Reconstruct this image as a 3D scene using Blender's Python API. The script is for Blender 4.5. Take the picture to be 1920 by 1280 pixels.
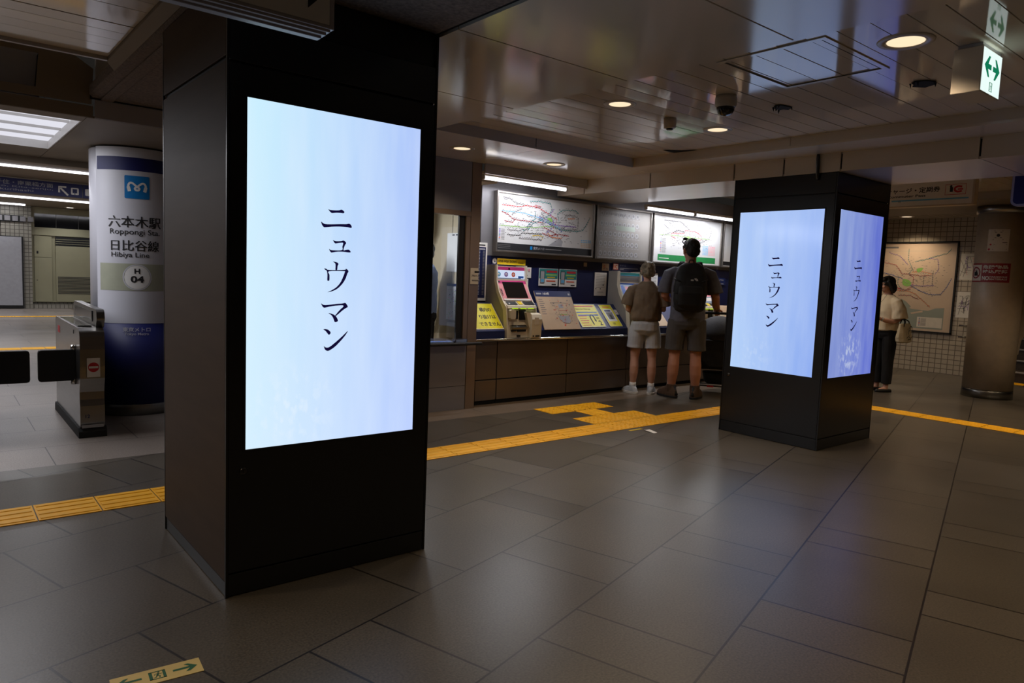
import bpy, math, random
from mathutils import Vector, Matrix, noise
PI = math.pi
SC = bpy.context.scene
COL = SC.collection
for o in list(bpy.data.objects):
    bpy.data.objects.remove(o)

# ------------------------------------------------------------------ camera
cd = bpy.data.cameras.new('camera'); cam = bpy.data.objects.new('camera', cd); COL.objects.link(cam)
rt = Vector((0.77394475, -0.63198128, 0.04011477)); up = Vector((0.02711603, 0.09636294, 0.99497684)); fw = Vector((0.63267231, 0.76896934, -0.09171641))
cam.matrix_world = Matrix(((rt.x, up.x, -fw.x, 0), (rt.y, up.y, -fw.y, 0), (rt.z, up.z, -fw.z, 1.40), (0, 0, 0, 1)))
cd.sensor_width = 36.0; cd.lens = 24.997; cd.clip_start = 0.05; cd.clip_end = 100
SC.camera = cam
# ------------------------------------------------------------------ world, exposure
w = bpy.data.worlds.new('world'); SC.world = w; w.use_nodes = True
w.node_tree.nodes['Background'].inputs[0].default_value = (0.05, 0.045, 0.04, 1)
w.node_tree.nodes['Background'].inputs[1].default_value = 0.25
SC.view_settings.view_transform = 'Standard'; SC.view_settings.look = 'None'
SC.view_settings.exposure = 0.0; SC.view_settings.gamma = 1.0; SC.view_settings.use_curve_mapping = False
SC.cycles.use_denoising = True; SC.cycles.max_bounces = 7; SC.cycles.diffuse_bounces = 4
SC.cycles.sample_clamp_indirect = 4.0; SC.cycles.caustics_reflective = False; SC.cycles.caustics_refractive = False
# light levels (every lamp below uses these)
P_DOWN = 62.0      # watts of a ceiling downlight
P_TUBE = 15.0      # watts of a fluorescent tube over the maps
WARM = (1.0, 0.76, 0.50); COOL = (0.93, 0.94, 1.0)

# ------------------------------------------------------------------ materials
def lin(c):
    c = c / 255.0
    return c / 12.92 if c <= 0.04045 else ((c + 0.055) / 1.055) ** 2.4
def rgb(r, g, b): return (lin(r), lin(g), lin(b), 1)
MATS = {}
def mat(name, col, rough=0.5, metal=0.0, var=0.06, scale=12.0, bump=0.0, bscale=60.0, emit=None, estr=0.0, spec=0.5, stretch=None, coat=0.0):
    """procedural principled material: base colour broken up by noise, optional bump"""
    if name in MATS: return MATS[name]
    m = bpy.data.materials.new(name); m.use_nodes = True
    nt = m.node_tree; b = nt.nodes['Principled BSDF']
    c = rgb(*col)
    tc = nt.nodes.new('ShaderNodeTexCoord'); mp = nt.nodes.new('ShaderNodeMapping')
    nt.links.new(tc.outputs['Object'], mp.inputs[0])
    if stretch: mp.inputs['Scale'].default_value = stretch
    n = nt.nodes.new('ShaderNodeTexNoise'); n.inputs['Scale'].default_value = scale; n.inputs['Detail'].default_value = 4
    nt.links.new(mp.outputs[0], n.inputs['Vector'])
    r = nt.nodes.new('ShaderNodeValToRGB'); nt.links.new(n.outputs['Fac'], r.inputs[0])
    r.color_ramp.elements[0].position = 0.3; r.color_ramp.elements[1].position = 0.7
    r.color_ramp.elements[0].color = tuple(max(0, v * (1 - var)) for v in c[:3]) + (1,)
    r.color_ramp.elements[1].color = tuple(min(1, v * (1 + var)) for v in c[:3]) + (1,)
    nt.links.new(r.outputs[0], b.inputs['Base Color'])
    b.inputs['Roughness'].default_value = rough; b.inputs['Metallic'].default_value = metal
    b.inputs['Specular IOR Level'].default_value = spec
    if coat: b.inputs['Coat Weight'].default_value = coat; b.inputs['Coat Roughness'].default_value = 0.05
    if bump:
        n2 = nt.nodes.new('ShaderNodeTexNoise'); n2.inputs['Scale'].default_value = bscale; n2.inputs['Detail'].default_value = 3
        nt.links.new(mp.outputs[0], n2.inputs['Vector'])
        bp = nt.nodes.new('ShaderNodeBump'); bp.inputs['Strength'].default_value = bump; bp.inputs['Distance'].default_value = 0.01
        nt.links.new(n2.outputs['Fac'], bp.inputs['Height']); nt.links.new(bp.outputs[0], b.inputs['Normal'])
    if emit:
        b.inputs['Emission Color'].default_value = rgb(*emit); b.inputs['Emission Strength'].default_value = estr
    MATS[name] = m
    return m
def M(name): return MATS[name]

mat('pillar_brown', (74, 59, 47), 0.6, 0.0, 0.10, 3, stretch=(1, 1, 6), spec=0.22)
mat('pillar_black', (17, 17, 19), 0.28, 0.0, 0.05, 5)
mat('pillar_trim', (40, 38, 34), 0.35, 0.6)
mat('black', (10, 10, 11), 0.5)
mat('gap_black', (5, 5, 5), 0.9)
mat('rubber', (16, 16, 17), 0.7, bump=0.1)
mat('ceiling_white', (222, 212, 196), 0.07, 0, 0.03, 2, spec=0.8)
mat('ceiling_panel', (222, 212, 196), 0.13, 0, 0.03, 1.5, bump=0.05, bscale=1.6, spec=0.8)
mat('beam_white', (214, 204, 190), 0.20, 0, 0.03, 2)
mat('fascia_grey', (176, 174, 178), 0.35, 0, 0.03, 2)
mat('stone_soffit', (112, 100, 92), 0.85, 0, 0.35, 60, bump=0.25, bscale=120)
mat('header_brown', (138, 126, 110), 0.6, 0, 0.06, 2)
mat('lamp_trim', (205, 198, 188), 0.35)
mat('cream_metal', (150, 146, 118), 0.4, 0, 0.04, 3)
mat('steel', (150, 148, 144), 0.28, 1.0, 0.06, 3, bump=0.03, bscale=80, stretch=(1, 1, 12))
mat('steel_dark', (80, 78, 76), 0.35, 1.0, 0.08, 3)
mat('booth_steel', (136, 134, 138), 0.34, 0.3, 0.06, 2, stretch=(1, 1, 4))
mat('booth_frame', (136, 116, 98), 0.36, 0.3, 0.05, 3)
mat('cabinet_panel', (106, 94, 84), 0.33, 0.3, 0.08, 2.5)
mat('counter_top', (110, 112, 125), 0.18, 0.7, 0.05, 5)
mat('chrome', (215, 212, 208), 0.12, 1.0, 0.02)
mat('navy', (24, 38, 88), 0.45, 0, 0.08, 4)
mat('navy_dark', (20, 29, 72), 0.4, 0, 0.08, 4)
mat('metro_navy', (22, 28, 92), 0.5, 0, 0.05, 3)
mat('metro_blue', (20, 120, 190), 0.35)
mat('metro_white', (206, 206, 214), 0.3, 0, 0.03, 2)
mat('metro_grey', (168, 170, 150), 0.35)
mat('ink', (22, 22, 26), 0.6)
mat('white', (228, 226, 222), 0.45, 0, 0.03)
mat('paper', (214, 208, 198), 0.6, 0, 0.04)
mat('map_paper', (206, 206, 206), 0.16, 0, 0.03, 3, spec=0.6)
mat('map_beige', (204, 184, 164), 0.3, 0, 0.05, 3)
mat('map_sea', (150, 158, 150), 0.3, 0, 0.04, 3)
mat('board_beige', (196, 172, 146), 0.4, 0, 0.08, 5)
mat('ink_grey', (120, 118, 120), 0.6)
mat('light_grey', (160, 160, 165), 0.6)
mat('red', (186, 34, 44), 0.5)
mat('brick_red', (150, 36, 44), 0.5)
mat('orange', (226, 118, 40), 0.5)
mat('orange_red', (214, 74, 38), 0.5)
mat('green', (36, 130, 70), 0.5)
mat('dark_green', (30, 92, 56), 0.5)
mat('park_green', (140, 190, 100), 0.5)
mat('teal', (44, 130, 130), 0.5)
mat('sky_blue', (96, 176, 220), 0.5)
mat('blue', (40, 90, 180), 0.5)
mat('purple', (130, 90, 180), 0.5)
mat('magenta', (186, 52, 118), 0.4)
mat('pink', (226, 150, 160), 0.4)
mat('yellow', (232, 222, 20), 0.45)
mat('deep_yellow', (214, 184, 30), 0.45)
mat('tactile', (244, 180, 6), 0.5, 0, 0.10, 9)
mat('machine_cream', (216, 208, 190), 0.4, 0, 0.04, 6)
mat('machine_grey', (138, 134, 130), 0.4, 0, 0.04, 6)
mat('screen_off', (24, 22, 22), 0.15)
mat('frame_alu', (150, 144, 138), 0.3, 0.8)
mat('glass_dark', (20, 20, 22), 0.08, 0, 0.02)
mat('exit_strip', (214, 190, 120), 0.5, 0, 0.08, 8)
mat('sign_grey', (176, 172, 180), 0.35)
mat('sign_beige', (196, 182, 162), 0.4)
mat('camera_white', (190, 188, 184), 0.35)
mat('stair_stone', (70, 60, 52), 0.6, 0, 0.2, 30)
mat('office_beige', (168, 156, 132), 0.7, 0, 0.08, 2)
mat('skin_pale', (196, 148, 126), 0.55, 0, 0.05, 8)
mat('skin_tan', (176, 122, 98), 0.55, 0, 0.06, 8)
mat('shirt_olive', (112, 95, 76), 0.9, 0, 0.12, 14, bump=0.35, bscale=22)
mat('shorts_pale', (184, 186, 190), 0.9, 0, 0.06, 14, bump=0.3, bscale=18)
mat('shirt_grey', (94, 94, 104), 0.9, 0, 0.14, 14, bump=0.35, bscale=20)
mat('shorts_charcoal', (78, 75, 74), 0.9, 0, 0.08, 14, bump=0.3, bscale=18)
mat('backpack_black', (11, 11, 12), 0.75, 0, 0.2, 20, bump=0.3, bscale=30)
mat('hair_dark', (24, 18, 15), 0.6, 0, 0.4, 40, bump=0.6, bscale=90)
mat('hair_black', (12, 10, 10), 0.45, 0, 0.4, 40, bump=0.5, bscale=90)
mat('hair_ash', (120, 108, 88), 0.6, 0, 0.55, 26, bump=0.8, bscale=60)
mat('blouse', (214, 200, 172), 0.8, 0, 0.05, 10, bump=0.35, bscale=14)
mat('trouser_black', (16, 15, 16), 0.9, 0, 0.2, 14, bump=0.2)
mat('sneaker', (176, 180, 186), 0.7, 0, 0.15, 30)
mat('sole_white', (206, 204, 200), 0.7)
mat('boot_brown', (74, 54, 38), 0.8, 0, 0.15, 30)
mat('boot_black', (22, 22, 24), 0.7)
mat('sock_grey', (168, 158, 150), 0.9)
mat('tote', (190, 176, 146), 0.85, 0, 0.06, 14, bump=0.2)
mat('stroller_fabric', (15, 15, 17), 0.85, 0, 0.2, 20, bump=0.2)
mat('stroller_grey', (42, 42, 46), 0.8, 0, 0.1, 20, bump=0.2)
mat('shirt_sky', (130, 150, 196), 0.8, 0, 0.08, 12, bump=0.3, bscale=16)

def emis(name, col, s):
    m = bpy.data.materials.new(name); m.use_nodes = True; nt = m.node_tree
    nt.nodes.remove(nt.nodes['Principled BSDF'])
    e = nt.nodes.new('ShaderNodeEmission'); e.inputs[0].default_value = rgb(*col); e.inputs[1].default_value = s
    n = nt.nodes.new('ShaderNodeTexNoise'); n.inputs['Scale'].default_value = 3
    mx = nt.nodes.new('ShaderNodeMapRange'); mx.inputs[3].default_value = s * 0.96; mx.inputs[4].default_value = s * 1.04
    nt.links.new(n.outputs['Fac'], mx.inputs[0]); nt.links.new(mx.outputs[0], e.inputs[1])
    nt.links.new(e.outputs[0], nt.nodes['Material Output'].inputs[0]); MATS[name] = m
    return m
emis('lamp_warm', (255, 228, 190), 1.1)
emis('lamp_white', (255, 244, 232), 3.0)
emis('tube_light', (248, 246, 255), 3.5)
emis('louver_light', (222, 222, 232), 1.05)
emis('exit_white', (226, 244, 240), 1.1)
emis('exit_green', (20, 132, 92), 0.8)
emis('led_green', (190, 230, 40), 0.9)
emis('header_screen', (214, 226, 250), 0.9)
emis('ticket_screen', (196, 206, 226), 0.45)
emis('screen_ink', (34, 24, 84), 0.35)

def screen_mat(name, ca, cb, cc, cd_, s, dots, cloud=.30):
    """picture on a display panel: soft sky gradient (UV) with faint cloudy streaks"""
    m = bpy.data.materials.new(name); m.use_nodes = True; nt = m.node_tree
    b = nt.nodes['Principled BSDF']
    uv = nt.nodes.new('ShaderNodeUVMap'); sx = nt.nodes.new('ShaderNodeSeparateXYZ'); nt.links.new(uv.outputs[0], sx.inputs[0])
    def mix(a, bb, fac):
        x = nt.nodes.new('ShaderNodeMix'); x.data_type = 'RGBA'
        for sock, v in ((x.inputs[6], a), (x.inputs[7], bb)):
            if isinstance(v, tuple): sock.default_value = rgb(*v)
            else: nt.links.new(v, sock)
        if isinstance(fac, float): x.inputs[0].default_value = fac
        else: nt.links.new(fac, x.inputs[0])
        return x.outputs[2]
    top = mix(ca, cb, sx.outputs[0]); bot = mix(cc, cd_, sx.outputs[0])
    c = mix(bot, top, sx.outputs[1])
    mp = nt.nodes.new('ShaderNodeMapping'); mp.inputs['Scale'].default_value = (5, 1.2, 1); nt.links.new(uv.outputs[0], mp.inputs[0])
    n = nt.nodes.new('ShaderNodeTexNoise'); n.inputs['Scale'].default_value = 1.6; n.inputs['Detail'].default_value = 3; nt.links.new(mp.outputs[0], n.inputs[0])
    mr = nt.nodes.new('ShaderNodeMapRange'); mr.inputs[1].default_value = .35; mr.inputs[2].default_value = .7; mr.inputs[3].default_value = 0; mr.inputs[4].default_value = cloud
    nt.links.new(n.outputs['Fac'], mr.inputs[0])
    c = mix(c, (226, 240, 255), mr.outputs[0])
    # a pale frosty shape low on the picture
    mp2 = nt.nodes.new('ShaderNodeMapping'); mp2.inputs['Location'].default_value = (-dots[0], -dots[1] * 1.76, 0); mp2.inputs['Scale'].default_value = (1, 1.76, 1)
    nt.links.new(uv.outputs[0], mp2.inputs[0])
    ln = nt.nodes.new('ShaderNodeVectorMath'); ln.operation = 'LENGTH'; nt.links.new(mp2.outputs[0], ln.inputs[0])
    r2 = nt.nodes.new('ShaderNodeMapRange'); r2.inputs[1].default_value = .30; r2.inputs[2].default_value = .05; r2.inputs[3].default_value = 0; r2.inputs[4].default_value = 1
    nt.links.new(ln.outputs['Value'], r2.inputs[0])
    n3 = nt.nodes.new('ShaderNodeTexNoise'); n3.inputs['Scale'].default_value = 22; n3.inputs['Detail'].default_value = 5; nt.links.new(uv.outputs[0], n3.inputs[0])
    r3 = nt.nodes.new('ShaderNodeMapRange'); r3.inputs[1].default_value = .5; r3.inputs[2].default_value = .62; nt.links.new(n3.outputs['Fac'], r3.inputs[0])
    mu = nt.nodes.new('ShaderNodeMath'); mu.operation = 'MULTIPLY'; nt.links.new(r2.outputs[0], mu.inputs[0]); nt.links.new(r3.outputs[0], mu.inputs[1])
    mu2 = nt.nodes.new('ShaderNodeMath'); mu2.operation = 'MULTIPLY'; mu2.inputs[1].default_value = dots[2]; nt.links.new(mu.outputs[0], mu2.inputs[0])
    c = mix(c, (236, 246, 255), mu2.outputs[0])
    b.inputs['Base Color'].default_value = (.01, .01, .012, 1); b.inputs['Roughness'].default_value = .12
    nt.links.new(c, b.inputs['Emission Color']); b.inputs['Emission Strength'].default_value = s
    MATS[name] = m
screen_mat('screen_near', (204, 240, 255), (172, 196, 250), (214, 240, 255), (186, 206, 255), 1.0, (0.25, 0.10, .35))
screen_mat('screen_far_left', (176, 204, 252), (160, 188, 246), (184, 214, 255), (140, 172, 244), 0.95, (0.3, 0.10, .15), .16)
screen_mat('screen_far_right', (150, 172, 232), (98, 114, 216), (134, 152, 222), (106, 122, 224), 0.85, (0.45, 0.13, .55), .16)

def wall_tiles(name, c1, c2, mortar, bw, bh, axis, mort=0.006, rough=0.35):
    m = bpy.data.materials.new(name); m.use_nodes = True; nt = m.node_tree; b = nt.nodes['Principled BSDF']
    g = nt.nodes.new('ShaderNodeNewGeometry'); s = nt.nodes.new('ShaderNodeSeparateXYZ'); nt.links.new(g.outputs['Position'], s.inputs[0])
    cb = nt.nodes.new('ShaderNodeCombineXYZ'); nt.links.new(s.outputs[axis], cb.inputs[0]); nt.links.new(s.outputs[2], cb.inputs[1])
    t = nt.nodes.new('ShaderNodeTexBrick'); t.offset = 0.0
    t.inputs['Color1'].default_value = rgb(*c1); t.inputs['Color2'].default_value = rgb(*c2); t.inputs['Mortar'].default_value = rgb(*mortar)
    t.inputs['Scale'].default_value = 1; t.inputs['Mortar Size'].default_value = mort; t.inputs['Brick Width'].default_value = bw; t.inputs['Row Height'].default_value = bh
    nt.links.new(cb.outputs[0], t.inputs[0]); nt.links.new(t.outputs[0], b.inputs['Base Color'])
    b.inputs['Roughness'].default_value = rough
    MATS[name] = m
wall_tiles('wall_tile', (192, 182, 166), (184, 174, 158), (112, 102, 90), 0.10, 0.085, 1, 0.006)
wall_tiles('far_tile', (150, 146, 134), (140, 136, 124), (84, 78, 70), 0.10, 0.10, 0, 0.008)
# ---- floor: one mesh, dark granite slabs set at an angle, paler slabs past the gates, brown border along the counter
def floor_mat():
    m = bpy.data.materials.new('floor_granite'); m.use_nodes = True; nt = m.node_tree; b = nt.nodes['Principled BSDF']
    N = nt.nodes; L = nt.links
    def math_(op, a, bb=None, c=None):
        x = N.new('ShaderNodeMath'); x.operation = op
        for i, v in enumerate((a, bb, c)):
            if v is None: continue
            if isinstance(v, (int, float)): x.inputs[i].default_value = v
            else: L.new(v, x.inputs[i])
        return x.outputs[0]
    g = N.new('ShaderNodeNewGeometry'); s = N.new('ShaderNodeSeparateXYZ'); L.new(g.outputs['Position'], s.inputs[0])
    X, Y = s.outputs[0], s.outputs[1]
    a = math.radians(16.372); ca, sa = math.cos(a), math.sin(a)
    u = math_('ADD', math_('MULTIPLY', X, ca), math_('MULTIPLY', Y, sa))
    v = math_('ADD', math_('MULTIPLY', X, -sa), math_('MULTIPLY', Y, ca))
    vr = math_('DIVIDE', math_('ADD', v, 10 * 1.2065 - 0.166), 0.60325)
    row = math_('FLOOR', vr); fv = math_('SUBTRACT', vr, row)
    par = math_('MODULO', row, 2.0)
    uu = math_('DIVIDE', math_('ADD', math_('ADD', u, 12.27 - 2.895), math_('MULTIPLY', par, 0.6135)), 1.227)
    cu = math_('FLOOR', uu); fu = math_('SUBTRACT', uu, cu)
    small = math_('LESS_THAN', fu, 0.25)
    def near(f, p, wd):
        return math_('LESS_THAN', math_('ABSOLUTE', math_('SUBTRACT', f, p)), wd)
    joint = math_('MAXIMUM', math_('MAXIMUM', near(fu, 0.0, 0.0042), near(fu, 0.25, 0.0042)), math_('MAXIMUM', near(fu, 1.0, 0.0042), math_('MAXIMUM', near(fv, 0, 0.0075), near(fv, 1, 0.0075))))
    cid = N.new('ShaderNodeCombineXYZ'); L.new(math_('ADD', cu, math_('MULTIPLY', small, .5)), cid.inputs[0]); L.new(row, cid.inputs[1])
    wn = N.new('ShaderNodeTexWhiteNoise'); wn.noise_dimensions = '2D'; L.new(cid.outputs[0], wn.inputs['Vector'])
    # pale slabs beyond the gate line
    yy = math_('DIVIDE', math_('ADD', Y, 6.2 - 5.52 - 0.02), 0.62); ry = math_('FLOOR', yy); fy = math_('SUBTRACT', yy, ry)
    pr_ = math_('MODULO', ry, 2.0)
    xx = math_('DIVIDE', math_('ADD', math_('ADD', X, 12.4 - .634), math_('MULTIPLY', pr_, 0.62)), 1.24); cx = math_('FLOOR', xx); fx = math_('SUBTRACT', xx, cx)
    j2 = math_('MAXIMUM', math_('MAXIMUM', near(fx, 0, .003), near(fx, 1, .003)), math_('MAXIMUM', near(fy, 0, .005), near(fy, 1, .005)))
    c2 = N.new('ShaderNodeCombineXYZ'); L.new(cx, c2.inputs[0]); L.new(ry, c2.inputs[1])
    wn2 = N.new('ShaderNodeTexWhiteNoise'); wn2.noise_dimensions = '2D'; L.new(c2.outputs[0], wn2.inputs['Vector'])
    fine = N.new('ShaderNodeTexNoise'); fine.inputs['Scale'].default_value = 110; fine.inputs['Detail'].default_value = 6; L.new(g.outputs['Position'], fine.inputs[0])
    big = N.new('ShaderNodeTexNoise'); big.inputs['Scale'].default_value = 1.3; big.inputs['Detail'].default_value = 4; L.new(g.outputs['Position'], big.inputs[0])
    def mixc(A, B, f):
        x = N.new('ShaderNodeMix'); x.data_type = 'RGBA'
        for sock, vv in ((x.inputs[6], A), (x.inputs[7], B)):
            if isinstance(vv, tuple): sock.default_value = rgb(*vv)
            else: L.new(vv, sock)
        if isinstance(f, (int, float)): x.inputs[0].default_value = f
        else: L.new(f, x.inputs[0])
        return x.outputs[2]
    dark = mixc((80, 74, 65), (90, 83, 73), wn.outputs['Value'])
    pale = mixc((134, 124, 116), (146, 136, 127), wn2.outputs['Value'])
    brown = (118, 104, 90)
    zone = math_('GREATER_THAN', Y, 5.58)
    zx = math_('GREATER_THAN', X, 3.0)
    joint = math_('ADD', math_('MULTIPLY', joint, math_('SUBTRACT', 1.0, zone)), math_('MULTIPLY', j2, zone))
    base = mixc(dark, mixc(pale, brown, zx), zone)
    fr = N.new('ShaderNodeMapRange'); fr.inputs[1].default_value = .3; fr.inputs[2].default_value = .7; fr.inputs[3].default_value = .66; fr.inputs[4].default_value = 1.34; L.new(fine.outputs['Fac'], fr.inputs[0])
    br = N.new('ShaderNodeMapRange'); br.inputs[1].default_value = .3; br.inputs[2].default_value = .7; br.inputs[3].default_value = .84; br.inputs[4].default_value = 1.12; L.new(big.outputs['Fac'], br.inputs[0])
    hs = N.new('ShaderNodeVectorMath'); hs.operation = 'SCALE'; L.new(base, hs.inputs[0]); L.new(math_('MULTIPLY', fr.outputs[0], br.outputs[0]), hs.inputs['Scale'])
    jd = math_('MULTIPLY', joint, 0.92)
    fin = mixc(hs.outputs[0], (26, 20, 17), jd)
    L.new(fin, b.inputs['Base Color'])
    rr = N.new('ShaderNodeMapRange'); rr.inputs[3].default_value = .27; rr.inputs[4].default_value = .40; L.new(math_('MULTIPLY', math_('ADD', fine.outputs['Fac'], wn.outputs['Value']), .5), rr.inputs[0])
    L.new(rr.outputs[0], b.inputs['Roughness'])
    b.inputs['Specular IOR Level'].default_value = 0.5
    bmp = N.new('ShaderNodeBump'); bmp.inputs['Strength'].default_value = .35; bmp.inputs['Distance'].default_value = .002
    L.new(math_('SUBTRACT', math_('MULTIPLY', fine.outputs['Fac'], .35), joint), bmp.inputs['Height']); L.new(bmp.outputs[0], b.inputs['Normal'])
    MATS['floor'] = m
floor_mat()

# ------------------------------------------------------------------ mesh builder
WM = {}
_tc = {}
def text_polys(s, bold=0.0):
    k = (s, bold)
    if k in _tc: return _tc[k]
    cu = bpy.data.curves.new('t', 'FONT'); cu.body = s; cu.size = 1.0; cu.offset = bold; cu.fill_mode = 'BOTH'; cu.resolution_u = 3
    ob = bpy.data.objects.new('t', cu); COL.objects.link(ob)
    dg = bpy.context.evaluated_depsgraph_get(); dg.update()
    ev = ob.evaluated_get(dg); me = ev.to_mesh()
    vs = [(v.co.x, v.co.y) for v in me.vertices]; fs = [tuple(p.vertices) for p in me.polygons]
    ev.to_mesh_clear(); bpy.data.objects.remove(ob); bpy.data.curves.remove(cu)
    _tc[k] = (vs, fs)
    return _tc[k]
def frame(o, x, y):
    """matrix whose local x, y run along the given directions (z = outward normal)"""
    x = Vector(x).normalized(); y = Vector(y).normalized(); z = x.cross(y)
    return Matrix(((x.x, y.x, z.x, o[0]), (x.y, y.y, z.y, o[1]), (x.z, y.z, z.z, o[2]), (0, 0, 0, 1)))
def rotz(a, o=(0, 0, 0)): return Matrix.Translation(o) @ Matrix.Rotation(a, 4, 'Z')

class MB:
    def __init__(s, m=None):
        s.v = []; s.f = []; s.fm = []; s.mats = []; s.M = Matrix.Identity(4); s.cur = m; s.uv = None; s.sm = []
    def mi(s, m):
        m = M(m or s.cur) if isinstance(m or s.cur, str) else (m or s.cur)
        if m not in s.mats: s.mats.append(m)
        return s.mats.index(m)
    def add(s, vs, fs, m=None, smooth=False):
        b = len(s.v); i = s.mi(m)
        s.v += [s.M @ Vector(p) for p in vs]
        for f in fs: s.f.append(tuple(b + k for k in f)); s.fm.append(i); s.sm.append(smooth)
        return s
    def box(s, x0, x1, y0, y1, z0, z1, m=None):
        v = [(x, y, z) for x in (x0, x1) for y in (y0, y1) for z in (z0, z1)]
        return s.add(v, [(0, 1, 3, 2), (4, 6, 7, 5), (0, 4, 5, 1), (2, 3, 7, 6), (0, 2, 6, 4), (1, 5, 7, 3)], m)
    def prism(s, pts, a, b, axis='x', m=None, smooth=False):
        """extrude a 2D outline: axis x -> pts (y,z); y -> (x,z); z -> (x,y)"""
        def P(p, t): return {'x': (t, p[0], p[1]), 'y': (p[0], t, p[1]), 'z': (p[0], p[1], t)}[axis]
        n = len(pts); v = [P(p, a) for p in pts] + [P(p, b) for p in pts]
        s.add(v, [tuple(range(n))[::-1], tuple(range(n, 2 * n))], m)
        return s.add(v, [(i, (i + 1) % n, n + (i + 1) % n, n + i) for i in range(n)], m, smooth)
    def loft(s, rings, m=None, cap=True, smooth=True):
        n = len(rings[0]); v = [p for r in rings for p in r]; f = []
        for k in range(len(rings) - 1):
            for i in range(n): f.append((k * n + i, k * n + (i + 1) % n, (k + 1) * n + (i + 1) % n, (k + 1) * n + i))
        if cap: f.append(tuple(range(n))[::-1]); f.append(tuple(range((len(rings) - 1) * n, len(rings) * n)))
        return s.add(v, f, m, smooth)
    def lathe(s, prof, c=(0, 0), n=32, m=None, cap=True, a0=0, a1=2 * PI):
        """profile of (r, z) about a vertical axis"""
        if a1 - a0 > 2 * PI - 1e-6:
            return s.loft([[(c[0] + r * math.cos(2 * PI * i / n), c[1] + r * math.sin(2 * PI * i / n), z) for i in range(n)] for r, z in prof], m, cap)
        v = []; f = []
        for r, z in prof:
            for i in range(n + 1):
                t = a0 + (a1 - a0) * i / n; v.append((c[0] + r * math.cos(t), c[1] + r * math.sin(t), z))
        for k in range(len(prof) - 1):
            for i in range(n): q = k * (n + 1) + i; f.append((q, q + 1, q + n + 2, q + n + 1))
        return s.add(v, f, m, True)
    def cyl(s, c, r, z0, z1, n=24, m=None): return s.lathe([(r, z0), (r, z1)], c, n, m)
    def ell(s, c, r, m=None, n=14, k=9):
        rings = []
        for j in range(k + 1):
            t = PI * (j + .02) / (k + .04)
            rings.append([(c[0] + r[0] * math.sin(t) * math.cos(2 * PI * i / n), c[1] + r[1] * math.sin(t) * math.sin(2 * PI * i / n), c[2] - r[2] * math.cos(t)) for i in range(n)])
        return s.loft(rings, m)
    def tube(s, pts, r, m=None, n=10, flat=None, close=True):
        """round bar along points; r number or list; flat=(a,b) scales the two cross axes"""
        P = [Vector(p) for p in pts]; k = len(P); rr = r if isinstance(r, (list, tuple)) else [r] * k
        T = [(P[min(i + 1, k - 1)] - P[max(i - 1, 0)]).normalized() for i in range(k)]
        ref = Vector((0, 0, 1)) if abs(T[0].z) < .9 else Vector((0, 1, 0))
        nx = T[0].cross(ref).normalized(); rings = []
        for i in range(k):
            nx = (nx - T[i] * nx.dot(T[i])).normalized(); ny = T[i].cross(nx)
            fa, fb = flat if flat else (1, 1)
            rings.append([tuple(P[i] + nx * math.cos(2 * PI * j / n) * rr[i] * fa + ny * math.sin(2 * PI * j / n) * rr[i] * fb) for j in range(n)])
        return s.loft(rings, m, close)
    def poly(s, pts, m=None, z=0.0, th=0.0):
        """flat outline in the local xy plane"""
        n = len(pts)
        s.add([(p[0], p[1], z) for p in pts], [tuple(range(n))], m)
        return s
    def rect(s, x0, x1, y0, y1, m=None, z=0.0): return s.add([(x0, y0, z), (x1, y0, z), (x1, y1, z), (x0, y1, z)], [(0, 1, 2, 3)], m)
    def disc(s, cx, cy, r, m=None, z=0.0, n=24): return s.add([(cx + r * math.cos(2 * PI * i / n), cy + r * math.sin(2 * PI * i / n), z) for i in range(n)], [tuple(range(n))], m)
    def ring(s, cx, cy, r0, r1, m=None, z=0.0, n=28, a0=0, a1=2 * PI):
        v = []
        for i in range(n + 1):
            t = a0 + (a1 - a0) * i / n; v += [(cx + r0 * math.cos(t), cy + r0 * math.sin(t), z), (cx + r1 * math.cos(t), cy + r1 * math.sin(t), z)]
        return s.add(v, [(2 * i, 2 * i + 1, 2 * i + 3, 2 * i + 2) for i in range(n)], m)
    def stroke(s, pts, wd, m=None, z=0.0):
        """flat line of constant width through 2D points (mitred)"""
        k = len(pts); v = []
        for i in range(k):
            a = Vector(pts[max(i - 1, 0)]); b = Vector(pts[min(i + 1, k - 1)]); d = (b - a)
            if d.length < 1e-9: d = Vector((1, 0))
            d.normalize(); nn = Vector((-d.y, d.x)) * wd / 2
            p = Vector(pts[i]); v += [(p.x + nn.x, p.y + nn.y, z), (p.x - nn.x, p.y - nn.y, z)]
        return s.add(v, [(2 * i + 1, 2 * i + 3, 2 * i + 2, 2 * i) for i in range(k - 1)], m)
    def text(s, t, x, y, h, m='ink', z=0.0, align='l', bold=0.0, width=None):
        vs, fs = text_polys(t, bold)
        if not vs: return s
        x0 = min(p[0] for p in vs); x1 = max(p[0] for p in vs); y0 = min(p[1] for p in vs); y1 = max(p[1] for p in vs)
        k = h / (y1 - y0); kx = k if width is None else width / (x1 - x0); W = (x1 - x0) * kx
        ox = x - {'l': 0, 'c': W / 2, 'r': W}[align]
        return s.add([((p[0] - x0) * kx + ox, (p[1] - y0) * k + y, z) for p in vs], fs, m)
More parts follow.
